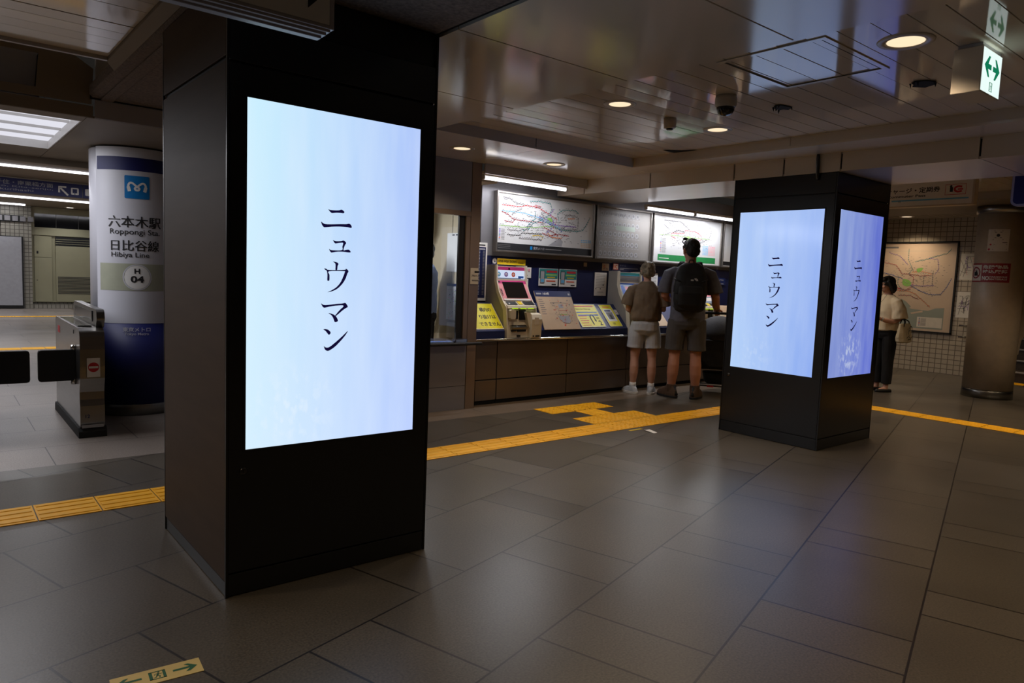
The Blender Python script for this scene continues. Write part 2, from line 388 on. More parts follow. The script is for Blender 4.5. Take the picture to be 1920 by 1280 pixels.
    def build(s, name, parent=None, bevel=0.0, seg=2, smooth_all=False, loc=None):
        me = bpy.data.meshes.new(name)
        vs = s.v
        if parent is not None:
            inv = WM[parent.name].inverted(); vs = [inv @ p for p in vs]; o_loc = Vector((0, 0, 0))
        else:
            if loc is None:
                xs = [p.x for p in vs]; ys = [p.y for p in vs]; zs = [p.z for p in vs]
                loc = ((min(xs) + max(xs)) / 2, (min(ys) + max(ys)) / 2, min(zs))
            o_loc = Vector(loc); vs = [p - o_loc for p in vs]
        me.from_pydata([tuple(p) for p in vs], [], s.f)
        for m_ in s.mats: me.materials.append(m_)
        me.polygons.foreach_set('material_index', s.fm)
        me.polygons.foreach_set('use_smooth', [True] * len(s.f) if smooth_all else s.sm)
        if s.uv:
            ul = me.uv_layers.new(name='UVMap')
            for p in me.polygons:
                for li, vi in zip(p.loop_indices, p.vertices): ul.data[li].uv = s.uv[vi]
        me.update()
        ob = bpy.data.objects.new(name, me); COL.objects.link(ob); ob.location = o_loc
        if parent is not None: ob.parent = parent; WM[ob.name] = WM[parent.name].copy()
        else: WM[ob.name] = Matrix.Translation(o_loc)
        if bevel:
            b = ob.modifiers.new('bevel', 'BEVEL'); b.width = bevel; b.segments = seg; b.limit_method = 'ANGLE'; b.angle_limit = math.radians(40)
        return ob
def thing(name, label, cat, loc=(0, 0, 0), rz=0.0, group=None):
    o = bpy.data.objects.new(name, None); COL.objects.link(o); o.empty_display_size = .1
    o.location = loc; o.rotation_euler = (0, 0, rz); o['label'] = label; o['category'] = cat
    if group: o['group'] = group
    WM[o.name] = Matrix.Translation(loc) @ Matrix.Rotation(rz, 4, 'Z')
    return o
def tag(o, label, cat, group=None, kind=None):
    if label: o['label'] = label
    if cat: o['category'] = cat
    if group: o['group'] = group
    if kind: o['kind'] = kind
    return o
def struct(name, mb, bevel=0.0, label=None):
    o = mb.build(name, None, bevel); o['kind'] = 'structure'
    if label: o['label'] = label
    return o
def kids(o): return [c for c in bpy.data.objects if c.parent == o]
def dup(root, loc=None, rz=None, label=None, group=None):
    r = root.copy(); COL.objects.link(r)
    if loc is not None: r.location = loc
    if rz is not None: r.rotation_euler = (0, 0, rz)
    if label: r['label'] = label
    if group: r['group'] = group
    WM[r.name] = Matrix.Translation(r.location) @ Matrix.Rotation(r.rotation_euler.z, 4, 'Z')
    for ch in kids(root):
        c = ch.copy(); COL.objects.link(c); c.parent = r
        for gch in kids(ch):
            d = gch.copy(); COL.objects.link(d); d.parent = c
    return r
def spot(name, loc, power, col, angle=120, blend=.9, size=.06, parent=None, rot=(0, 0, 0)):
    l = bpy.data.lights.new(name, 'SPOT'); l.energy = power; l.color = col; l.spot_size = math.radians(angle); l.spot_blend = blend; l.shadow_soft_size = size
    o = bpy.data.objects.new(name, l); COL.objects.link(o); o.rotation_euler = rot
    if parent is not None: o.parent = parent; o.location = WM[parent.name].inverted() @ Vector(loc)
    else: o.location = loc
    return o
def area(name, loc, power, col, sx, sy, rot=(0, 0, 0), parent=None):
    l = bpy.data.lights.new(name, 'AREA'); l.shape = 'RECTANGLE'; l.size = sx; l.size_y = sy; l.energy = power; l.color = col
    o = bpy.data.objects.new(name, l); COL.objects.link(o); o.rotation_euler = rot
    if parent is not None: o.parent = parent; o.location = WM[parent.name].inverted() @ Vector(loc)
    else: o.location = loc
    return o

# ================================================================== THE SETTING
b = MB('floor'); b.box(-4, 17.5, -5, 23.4, -.1, 0); struct('floor', b)

# smooth ceiling panels (seams every 1.01 m) and the lower soffit in front of the ticket wall
b = MB('ceiling_panel')
ys = [-4.95 + 0.0, -4.23, -3.22, -2.21, -1.20, -.19, .82, 1.83, 2.84, 3.86, 4.88]
for y0, y1 in zip(ys[:-1], ys[1:]): b.box(1.94, 3.125, y0 + .005, y1 - .005, 2.53, 2.548)
b.box(1.94, 4.245, 4.884, 5.95, 2.53, 2.548); b.box(4.251, 5.495, 4.884, 5.95, 2.53, 2.548)
b.box(5.495, 5.892, -5, 4.98, 2.53, 2.548); b.box(5.495, 5.892, 4.986, 5.95, 2.53, 2.548)
struct('ceiling', b)
b = MB('gap_black'); b.box(1.93, 3.12, -5, 5.95, 2.56, 2.58); b.box(3.12, 5.9, 4.89, 5.95, 2.56, 2.58); b.box(5.52, 5.9, -5, 4.9, 2.56, 2.58); struct('ceiling', b)
# raised tray of narrow slats
rnd = random.Random(5)
def slats(x0, x1, y0, y1, z, pitch, first, m='ceiling_white', tilt=.0012):
    b = MB(m); y = first
    while y > y0: y -= pitch
    while y < y1:
        a, c = max(y0, y + .003), min(y1, y + pitch - .003)
        if c > a:
            d0, d1 = rnd.uniform(-tilt, tilt), rnd.uniform(-tilt, tilt); e = rnd.uniform(-tilt, tilt)
            b.add([(x0, a, z + d0), (x1, a, z + d0 + e), (x1, c, z + d1 + e), (x0, c, z + d1), (x0, a, z + .02), (x1, a, z + .02), (x1, c, z + .02), (x0, c, z + .02)],
                  [(0, 3, 2, 1), (0, 1, 5, 4), (3, 7, 6, 2), (0, 4, 7, 3), (1, 2, 6, 5)])
        y += pitch
    return b
b = slats(3.125, 5.50, -5, 4.88, 2.62, .157, 1.296); struct('ceiling', b)
b = MB('gap_black'); b.box(3.10, 5.52, -5, 4.90, 2.645, 2.66); struct('ceiling', b)
b = MB('fascia_grey'); b.box(3.13, 4.195, 4.88, 4.90, 2.5302, 2.64); b.box(4.205, 5.5, 4.88, 4.90, 2.5302, 2.64); b.box(4.195, 4.205, 4.885, 4.9, 2.531, 2.64, 'gap_black')
struct('trim_1', b)
b = MB('beam_white'); b.box(5.5, 5.515, -5, 3.195, 2.5302, 2.64); b.box(5.5, 5.515, 3.2, 4.88, 2.5302, 2.64); b.box(3.105, 3.125, -5, 4.90, 2.5302, 2.64)
struct('trim_2', b)
# main cross beam carried by the far pillar
b = MB('beam_white')
jy = [-5, -3.1, -2.09, -1.08, -.07, .93, 1.94, 2.955, 3.47, 3.975, 4.985, 5.955, 6.42]
for y0, y1 in zip(jy[:-1], jy[1:]): b.box(5.89, 5.905, y0 + .008, y1 - .008, 2.376, 2.53)
struct('trim_3', b); b = MB('beam_white'); b.box(5.905, 6.90, -5, 1.93, 2.376, 2.395); b.box(5.905, 6.90, 1.937, 6.42, 2.376, 2.395); b.box(6.885, 6.90, -5, 6.42, 2.39, 2.72)
struct('ceiling', b)
b = MB('gap_black'); b.box(5.91, 6.88, -5, 6.42, 2.40, 2.52); struct('trim_4', b)
# fascia over the route maps, its inner soffit
b = MB('fascia_grey'); b.box(4.42, 5.885, 5.91, 5.93, 2.43, 2.5298); struct('trim_5', b, .002)
b = MB('beam_white'); b.box(4.42, 5.889, 5.93, 6.42, 2.44, 2.455); struct('ceiling', b)
# ceiling of the far right hall
b = slats(6.9, 17.4, -5, 6.42, 2.70, .157, .1, 'ceiling_white'); b.box(6.9, 17.4, -5, 6.42, 2.73, 2.75, 'gap_black'); struct('ceiling', b)
b = MB('header_brown'); b.box(10.35, 12.0, -5, 6.42, 2.60, 2.72); struct('trim_6', b)
# stone soffit over the near pillar, with its rounded fascia
b = MB('stone_soffit')
b.prism([(.915, 2.62), (.915, 2.56), (.935, 2.54), (1.91, 2.535), (1.91, 2.62)], -5, 5.925, 'y')
b.prism([(.985, 2.5345), (1.0, 2.527), (1.055, 2.527), (1.07, 2.5345)], -5, 5.925, 'y')
struct('ceiling', b)
b = MB('gap_black'); b.box(1.91, 1.94, -5, 5.95, 2.545, 2.60); b.box(.92, 1.93, 5.925, 5.94, 2.53, 2.6); struct('trim_7', b)
# left ceiling slats and the bulkhead over the gates
b = slats(-4, .875, -5, 5.02, 2.62, .1528, 3.84); struct('ceiling', b)
b = MB('gap_black'); b.box(-4, .87, -5, 5.02, 2.645, 2.66); struct('ceiling', b)
b = MB('header_brown'); b.prism([(.875, 2.60), (.88, 2.64), (.93, 2.64), (.93, 2.56), (.915, 2.55)], -5, 5.05, 'y'); b.box(-4, .93, 5.02, 5.05, 2.60, 2.70, 'fascia_grey'); struct('trim_8', b)
b = MB('beam_white'); b.box(-4, 1.0, 5.05, 6.0, 2.88, 2.9); b.box(.955, .965, 5.05, 5.94, 2.62, 2.9, 'header_brown'); struct('ceiling', b)
b = MB('header_brown')
b.prism([(-4, 2.485), (.93, 2.495), (.945, 2.74), (.815, 2.823), (-4, 2.815), (-4, 2.76), (.62, 2.78), (.60, 2.552), (-4, 2.552)], 5.94, 5.955, 'y')
b.box(-4, .94, 5.945, 5.96, 2.402, 2.484)
b.box(-4, .63, 6.03, 6.04, 2.5, 2.82, 'fascia_grey')
b.prism([(.62, 2.78), (.60, 2.552), (.66, 2.5), (.66, 2.8)], 5.956, 6.03, 'y', 'gap_black')
struct('wall_gates', b)
b = MB('fascia_grey'); b.box(.95, 1.96, 5.94, 5.955, 2.402, 2.53); struct('trim_9', b)
b = MB('header_brown')
b.box(-4, .90, 5.955, 6.15, 2.40, 2.415); b.box(.905, 2.3, 5.955, 8.7, 2.40, 2.415); b.box(-4, .90, 7.97, 8.7, 2.40, 2.415)
b.box(-4, 2.3, 8.70, 8.72, 2.34, 2.76, 'header_brown'); b.box(-4, 2.3, 8.72, 8.76, 2.37, 2.42, 'gap_black')
struct('ceiling', b)
# concourse beyond the gates
b = MB('header_brown'); b.box(-4, 6.5, 8.72, 23.3, 2.75, 2.8); struct('ceiling', b)
b = MB('far_tile')
b.box(-4, 1.5, 23.2, 23.4, 0, 2.75); b.box(1.5, 2.17, 23.1, 23.4, 0, 2.75); b.box(2.17, 6.5, 23.35, 23.5, 0, 2.75); b.box(2.17, 6.5, 23.15, 23.35, 0, .12)
struct('wall_far', b)
b = MB('header_brown'); b.box(-4.1, -4, -5, 23.4, 0, 2.9); struct('wall_left', b)
b = MB('header_brown'); b.box(6.4, 6.5, 8.5, 23.4, 0, 2.75); struct('wall_right', b)
b = MB('header_brown'); b.box(-4.1, 17.5, -5.1, -5, 0, 2.9); struct('wall_back', b)

# ticket wall: grey metal sheet above, navy band below
b = MB('booth_steel'); b.box(4.77, 5.0, 6.42, 6.5, 1.62, 2.45); struct('wall_ticket', b)
b = MB('booth_steel'); b.box(5.0, 13.8, 6.42, 6.5, 1.62, 2.6); b.box(4.77, 13.8, 6.425, 6.5, 0, 1.62, 'navy_dark')
for x in (5.98, 7.66, 8.22, 9.2): b.box(x - .002, x + .002, 6.422, 6.425, .72, 1.62, 'gap_black')
struct('wall_ticket', b)
# tiled wall and stairwell at the far right
b = MB('wall_tile'); b.box(13.7, 13.85, 4.36, 6.42, 0, 2.7); struct('wall_tiled', b)
b = MB('wall_tile'); b.box(13.85, 17.4, 4.37, 4.46, 0, 2.7); b.box(17.4, 17.5, -5, 4.46, 0, 2.7, 'office_beige'); struct('wall_stairwell', b)
b = MB('stair_stone')
for k in range(10):
    b.box(13.75 + .30 * k, 17.0, 1.2, 4.36, .17 * k + .001, .17 * (k + 1) - .02)
    b.box(13.73 + .30 * k, 17.0, 1.2, 4.36, .17 * (k + 1) - .02, .17 * (k + 1), 'stair_stone')
    b.box(13.725 + .30 * k, 13.77 + .30 * k, 1.2, 4.36, .17 * (k + 1) - .022, .17 * (k + 1) + .002, 'light_grey')
st = b.build('staircase'); tag(st, 'dark stone staircase with pale nosings going up at the right edge', 'staircase')

# ---------------------------------------------------------------- ceiling lamps
def downlight(x, y, z, r=.075, label='', group=None, power=None, col=WARM, ang=130, m='lamp_warm'):
    t = thing('ceiling_downlight', label, 'downlight', (x, y, z), 0, group)
    t2 = MB('lamp_trim'); t2.lathe([(r * 1.02, z + .002), (r * 1.06, z - .004), (r * 1.45, z - .006), (r * 1.52, z - .001), (r * 1.52, z)], (x, y), 32, cap=False)
    t2.lathe([(r * 1.02, z + .004), (r * 1.02, z - .003), (r * 1.1, z - .0055)], (x, y), 32, cap=False); t2.build('trim_ring', t, smooth_all=True)
    c = MB(m); c.lathe([(r * 1.0, z - .002), (r * .5, z - .0025), (r * .05, z - .003)], (x, y), 32); c.build('diffuser', t)
    spot('downlight_lamp', (x, y, z - .012), (power / 16.0 if power is not None else 1.0) * P_DOWN, col, ang, .75, r * .9, t)
    return t
downlight(3.735, 1.60, 2.62, .085, 'largest ceiling downlight, nearest the hanging green arrow exit sign')
downlight(3.757, 3.49, 2.62, .075, 'round ceiling downlight left of the security cameras, in the narrow slats')
downlight(4.878, 3.47, 2.62, .075, 'ceiling downlight behind the black dome camera, half shining white')
downlight(3.767, 5.40, 2.53, .075, 'small ceiling downlight above the staffed office window', power=7)
downlight(4.888, 5.39, 2.53, .075, 'small ceiling downlight above the first route map', power=7)
downlight(13.2, 5.38, 2.70, .08, 'far downlight above the big framed map on the tiled wall', power=20)
# unseen downlights: some continue the lamp grid, others added to brighten the hall
for i, (x, y, z, p) in enumerate([(3.735, -.3, 2.62, 16), (4.88, -.3, 2.62, 12), (4.88, 1.6, 2.62, 10), (2.5, -.3, 2.53, 14), (2.5, -2.2, 2.53, 16), (-.3, 1.6, 2.62, 14), (-.3, 3.4, 2.62, 10), (-1.6, .2, 2.62, 16), (3.735, -2.2, 2.62, 16), (8.4, 1.2, 2.70, 22), (9.2, 1.9, 2.70, 22), (7.6, 3.4, 2.70, 16), (12.8, 3.0, 2.70, 14), (9.4, 5.2, 2.70, 18), (10.2, .8, 2.70, 34), (11.9, 5.3, 2.60, 12)]):
    if (x, y) == (4.88, 1.6): continue
    downlight(x, y, z, .075, 'unseen ceiling downlight put in to light the station hall', 'unseen added downlights', power=p)

def tube(name, x0, x1, y, z, label, r=.016, power=P_TUBE, house=True, group=None, drop=.0):
    t = thing(name, label, 'strip light', ((x0 + x1) / 2, y, z), 0, group)
    if house:
        h = MB('lamp_trim'); h.box(x0 - .02, x1 + .02, y - .03, y + .03, z + r, z + r + .03); h.box(x0 - .02, x0, y - .02, y + .02, z - r, z + r); h.box(x1, x1 + .02, y - .02, y + .02, z - r, z + r); h.build('housing', t, .003)
    c = MB('tube_light'); c.tube([(x0, y, z), (x1, y, z)], r, n=12); c.build('tube', t)
    if power: area('tube_lamp', ((x0 + x1) / 2, y, z - r - .004), power, COOL, (x1 - x0) * .96, .03, (0, 0, 0), t)
    return t
tube('fluorescent_light', 4.50, 5.66, 6.03, 2.405, 'fluorescent tube over the first large route map', .018)
tube('fluorescent_light', 7.17, 8.14, 6.10, 2.335, 'fluorescent tube over the route map with the green bottom bar', .018, P_TUBE * .85)
tube('fluorescent_light', 8.20, 9.20, 6.10, 2.335, 'fluorescent tube next to the far black pillar, over the last route map', .018, P_TUBE * .85)
tube('fluorescent_light', -3.8, 4.2, 13.1, 2.735, 'long light line on the concourse ceiling above the navy direction sign', .02, 110, False)
tube('fluorescent_light', -3.8, 5.2, 19.7, 2.735, 'long light line on the concourse ceiling just below the navy direction sign', .028, 110, False)
tube('fluorescent_light', -3.8, 2.0, 22.6, 2.735, 'shortest light line, farthest back over the grey board', .025, 45, False)
# light box recessed over the gates
t = thing('ceiling_light_box', 'large recessed louvred light box in the soffit over the ticket gates', 'ceiling light', (-1.5, 7.06, 2.40))
b = MB('louver_light'); b.box(-4, .9, 6.16, 7.96, 2.47, 2.48); b.build('diffuser', t)
b = MB('white'); b.box(-4, .90, 6.15, 6.16, 2.40, 2.48); b.box(-4, .90, 7.96, 7.97, 2.40, 2.48); b.box(.89, .90, 6.16, 7.96, 2.40, 2.48); b.build('frame', t)
for y in (6.62, 7.07, 7.52):
    b = MB('white'); b.box(-4, .885, y - .003, y + .003, 2.448, 2.469); b.build('louver', t)
area('light_box_lamp', (-1.2, 7.06, 2.41), 70, COOL, 3.8, 1.6, (0, 0, 0), t)
downlight(3.0, 22.6, 2.75, .09, 'tiny white downlight over the louvred service doors beyond the gates', power=14, col=COOL, m='lamp_white')

# ================================================================== DISPLAY PILLARS
GL = [[[353,307],[363,305],[383,305],[403,307],[414,311],[422,308],[429,302],[425,296],[412,296],[391,295],[371,292],[365,294],[358,300]],[[320,251],[328,246],[340,242],[367,243],[410,247],[438,249],[452,252],[461,248],[466,239],[462,234],[444,236],[410,236],[373,233],[340,228],[332,229],[324,238]],[[377,175],[387,171],[401,171],[418,173],[425,176],[434,173],[440,166],[437,160],[432,150],[428,133],[440,135],[451,137],[459,133],[463,126],[453,124],[425,126],[399,125],[375,120],[369,120],[363,126],[359,135],[367,131],[381,130],[420,133],[422,149],[425,165],[408,164],[393,161],[387,161],[381,167]],[[379,80],[387,80],[399,77],[405,71],[401,62],[399,44],[391,44],[391,62],[389,73]],[[338,49],[349,47],[360,43],[433,46],[440,51],[448,48],[454,40],[449,30],[440,6],[425,-17],[403,-38],[379,-50],[355,-55],[375,-46],[397,-32],[415,-12],[427,12],[436,36],[430,40],[361,37],[363,21],[363,-2],[358,-5],[353,-2],[353,21],[350,38],[342,43]],[[326,-105],[336,-111],[352,-112],[397,-107],[426,-105],[439,-102],[447,-107],[454,-120],[446,-125],[430,-135],[397,-161],[393,-159],[414,-135],[433,-115],[397,-115],[367,-119],[344,-124],[336,-122],[330,-115]],[[361,-149],[375,-150],[393,-159],[403,-171],[407,-183],[399,-188],[391,-187],[387,-177],[379,-162],[369,-153]],[[338,-220],[351,-219],[365,-225],[373,-235],[369,-243],[363,-244],[357,-237],[348,-227]],[[342,-294],[347,-299],[357,-302],[371,-298],[401,-276],[429,-253],[456,-229],[445,-248],[420,-276],[395,-299],[373,-313],[360,-317],[349,-312],[344,-303]]]
def smooth_poly(P, k=4):
    out = []; n = len(P)
    for i in range(n):
        p0, p1, p2, p3 = [Vector(P[(i + j) % n]) for j in (-1, 0, 1, 2)]
        for s in range(k):
            t = s / k; out.append(tuple(.5 * ((2 * p1) + (p2 - p0) * t + (2 * p0 - 5 * p1 + 4 * p2 - p3) * t * t + (3 * p1 - p0 - 3 * p2 + p3) * t ** 3)))
    return out
from mathutils.geometry import tessellate_polygon
def tess(P):
    return [tuple(t) for t in tessellate_polygon([[Vector((p[0], p[1], 0)) for p in P]])]
def fill(b, P, m, z=0.0):
    b.add([(p[0], p[1], z) for p in P], tess(P), m)

def display_face(t, F, wd, m, key=None):
    """one fitted display side: F maps local x (along face), y (up) and z (outwards); face is wd wide"""
    b = MB('pillar_black'); b.M = F
    b.box(.012, wd - .012, .105, 2.195, -.01, .0)                # door leaf
    b.box(.012, wd - .012, 2.205, 2.37 if wd > .99 else 2.37, -.01, .0)
    b.box(.012, wd - .012, .004, .098, -.012, -.002)
    fr = b.build('access_door', t, .002)
    s0 = (wd - .812) / 2 - .005; z0, z1 = .630, 2.072
    b = MB('black'); b.M = F
    b.box(s0 - .012, s0 + .824, z0 - .012, z1 + .012, .0004, .0016)
    b.build('bezel', t)
    b = MB(m); b.M = F
    b.add([(s0, z0, .002), (s0 + .812, z0, .002), (s0 + .812, z1, .002), (s0, z1, .002)], [(0, 1, 2, 3)]); b.uv = [(0, 0), (1, 0), (1, 1), (0, 1)]
    sc = b.build('screen', t)
    b = MB('screen_ink'); b.M = F
    for g in GL: fill(b, [((p[0] / 1000) + s0, 1.351 + p[1] / 1000) for p in smooth_poly(g)], 'screen_ink', .003)
    b.build('lettering', sc)
    if key:
        b = MB('steel_dark'); b.M = F @ Matrix.Translation((key[0], key[1], 0)); b.lathe([(.016, 0), (.016, .003), (.012, .005)], n=20); b.box(-.002, .002, -.007, .007, .0051, .0056, 'black'); b.build('door_lock', fr)
def pillar(x0, x1, y0, y1, top, label, faces):
    t = thing('display_pillar', label, 'pillar', ((x0 + x1) / 2, (y0 + y1) / 2, 0))
    b = MB('pillar_brown'); e = .012
    b.box(x0 + e, x1 - e, y0 + e + .004, y1 - e, .10, top, 'black')
    b.box(x0 + e, x1 - e, y0 + e + .004, y1 - e, 0, .10, 'black'); b.build('core', t)
    sides = {'l': frame((x0, y1, 0), (0, -1, 0), (0, 0, 1)), 'f': frame((x0, y0, 0), (1, 0, 0), (0, 0, 1)), 'r': frame((x1, y0, 0), (0, 1, 0), (0, 0, 1)), 'b': frame((x1, y1, 0), (-1, 0, 0), (0, 0, 1))}
    W = {'l': y1 - y0, 'r': y1 - y0, 'f': x1 - x0, 'b': x1 - x0}
    for k, F in sides.items():
        if k in faces: display_face(t, F, W[k], faces[k][0], faces[k][1])
        else:
            b = MB('pillar_brown'); b.M = F; b.box(.012, W[k] - .012, .07, 2.202, -.01, 0); b.box(.012, W[k] - .012, .003, .064, -.012, -.004, 'pillar_trim'); b.box(.012, W[k] - .012, 2.222, top, -.01, 0); b.build('side_panel', t, .002)
    for k, F in sides.items():
        b = MB('pillar_trim' if top > 2.4 else 'pillar_black'); b.M = F; b.box(0, .010, 0.002, top, -.010, .001); b.build('corner_trim', t)
    return t
pillar(.93, 1.912, 2.96, 3.948, 2.53, 'nearest square black display pillar, one tall pale blue screen towards the camera', {'f': ('screen_near', (.072, .538))})
pillar(5.89, 6.892, 2.97, 3.955, 2.376, 'farther black display pillar with pale blue screens on two sides', {'l': ('screen_far_left', (.07, .546)), 'f': ('screen_far_right', None)})
b = MB('steel_dark'); b.tube([(5.87, 3.147, 2.535), (5.865, 3.145, 2.50), (5.868, 3.143, 2.42), (5.872, 3.142, 2.34), (5.885, 3.142, 2.32)], [.012, .016, .016, .013, .01], n=10)
tag(b.build('cable_conduit'), 'short bent metal conduit on the beam over the farther black pillar', 'conduit')

# ================================================================== FLOOR THINGS
def tactile(kind, x, y, ax, label, group):
    """one 30 cm tactile block; bars along x or y, or 5x5 dots"""
    b = MB('tactile'); h = .148
    b.box(-h, h, -h, h, 0.0005, .004)
    if kind == 'bar':
        for k in range(4):
            c = -.111 + .074 * k; w_ = .0125
            if ax == 'x': b.prism([(c - w_ - .004, .004), (c - w_, .008), (c + w_, .008), (c + w_ + .004, .004)], -.138, .138, 'x')
            else: b.prism([(c - w_ - .004, .004), (c - w_, .008), (c + w_, .008), (c + w_ + .004, .004)], -.138, .138, 'y')
    else:
        for i in range(5):
            for j in range(5): b.lathe([(.012, .004), (.009, .008), (.004, .0085)], (-.116 + .058 * i, -.116 + .058 * j), 8)
    o = b.build('tactile_block', None, loc=(0, 0, 0)); return o
TB = {}
def place_tac(kind, ax, x, y, label, group):
    k = (kind, ax)
    if k not in TB: TB[k] = o = tactile(kind, 0, 0, ax, label, group)
    else: o = TB[k].copy(); COL.objects.link(o)
    o.location = (x, y, 0); tag(o, label, 'tactile paving', group)
for i in range(-6, 15): place_tac('bar', 'x', .569 + .302 * i, 4.56, 'yellow ribbed tactile block of the long guide path passing behind the nearest pillar', 'ribbed blocks of the long path')
for i in range(8): place_tac('bar', 'x', 6.035 + .302 * i, 4.56, 'yellow ribbed tactile block between the dotted patch and the far pillar', 'ribbed blocks before the far pillar')
for i in range(3):
    for j in range(2): place_tac('dot', 'x', 5.105 + .31 * i, 4.56 + .31 * j, 'yellow dotted tactile block of the larger dotted patch', 'dotted blocks of the large patch')
    place_tac('dot', 'x', 5.08 + .31 * i, 5.44, 'yellow dotted tactile block in the short row nearest the ticket counter', 'dotted blocks by the counter')
place_tac('bar', 'y', 5.41, 5.17, 'single ribbed tactile block linking the two dotted patches', None)
place_tac('dot', 'x', 8.71, 4.56, 'dotted tactile block at the turn of the path hidden behind the far pillar', None)
for i in range(14): place_tac('bar', 'y', 8.71, 4.25 - .3045 * i, 'yellow ribbed tactile block of the path running right from the far pillar', 'ribbed blocks right of the far pillar')
for i in range(5): place_tac('dot', 'x', 13.45, 3.9 - .3 * i, 'yellow dotted tactile block at the foot of the stairs', 'dotted blocks at the stairs')
for i in range(-4, 12): place_tac('bar', 'x', .6 + .3045 * i, 13.0, 'yellow tactile block of the first path across the concourse beyond the gates', 'first concourse path')
for i in range(-4, 14): place_tac('dot', 'x', .6 + .3045 * i, 20.0, 'yellow tactile block of the farther line before the service doors', 'second concourse path')

F0 = lambda x, y, a=0: Matrix.Translation((x, y, 0)) @ Matrix.Rotation(a, 4, 'Z')
def running_man(b, x, y, s, m, z=0.0):
    """small running figure in a doorway, s = height"""
    q = lambda px, py: (x + px * s, y + py * s)
    b.add([(*q(-.5, -.5), z), (*q(-.3, -.5), z), (*q(-.3, .5), z), (*q(-.5, .5), z)], [(0, 1, 2, 3)], m)
    b.add([(*q(.32, -.5), z), (*q(.5, -.5), z), (*q(.5, .5), z), (*q(.32, .5), z)], [(0, 1, 2, 3)], m)
    b.disc(*q(.1, .33), .075 * s, m, z, 12)
    b.stroke([q(.06, .2), q(-.02, -.05)], .13 * s, m, z)
    b.stroke([q(-.02, -.02), q(.14, -.16), q(.08, -.38)], .07 * s, m, z); b.stroke([q(-.02, -.02), q(-.1, -.26), q(-.25, -.3)], .07 * s, m, z)
    b.stroke([q(.04, .17), q(.2, .05), q(.27, .14)], .05 * s, m, z); b.stroke([q(.04, .17), q(-.12, .16), q(-.19, .02)], .05 * s, m, z)
def arrow(b, x, y, L, wd, m, a=0, z=0.0, head=.42, thick=.16):
    c, s = math.cos(a), math.sin(a)
    P = [(-.5, -thick / 2), (.18, -thick / 2), (-.02, -head / 2 - .04), (.16, -head / 2 - .04), (.5, 0), (.16, head / 2 + .04), (-.02, head / 2 + .04), (.18, thick / 2), (-.5, thick / 2)]
    Q = [(x + (px * c * L - py * s * wd), y + (px * s * L + py * c * wd)) for px, py in P]
    fill(b, Q, m, z)
b = MB('exit_strip'); b.M = F0(.566, 2.512, -.083)
b.box(-.139, .139, -.048, .048, .0005, .002)
arrow(b, -.087, 0, .078, .085, 'dark_green', PI, .0026, .5, .14); arrow(b, .087, 0, .078, .085, 'dark_green', 0, .0026, .5, .14); running_man(b, 0, 0, .052, 'dark_green', .0026)
b.rect(-.026, .026, .022, .026, 'dark_green', .0026); b.rect(-.026, .026, -.026, -.022, 'dark_green', .0026)
tag(b.build('exit_floor_marker'), 'cream floor strip with green exit arrows, at the bottom left edge', 'floor sign')
b = MB('white'); b.add([(5.17, 4.16, .001), (5.21, 4.15, .004), (5.24, 4.27, .009), (5.20, 4.29, .002), (5.17, 4.28, .012), (5.185, 4.2, .010)], [(0, 1, 5), (1, 2, 3, 5), (5, 3, 4), (0, 5, 4)])
tag(b.build('paper_scrap'), 'small white crumpled paper scrap on the floor below the dotted tactile patch', 'litter')
b = MB('deep_yellow'); b.box(5.05, 5.22, 4.335, 4.365, .0006, .002); tag(b.build('floor_tape'), 'short dull yellow tape strip on the floor against the dotted tactile patch', 'tape')

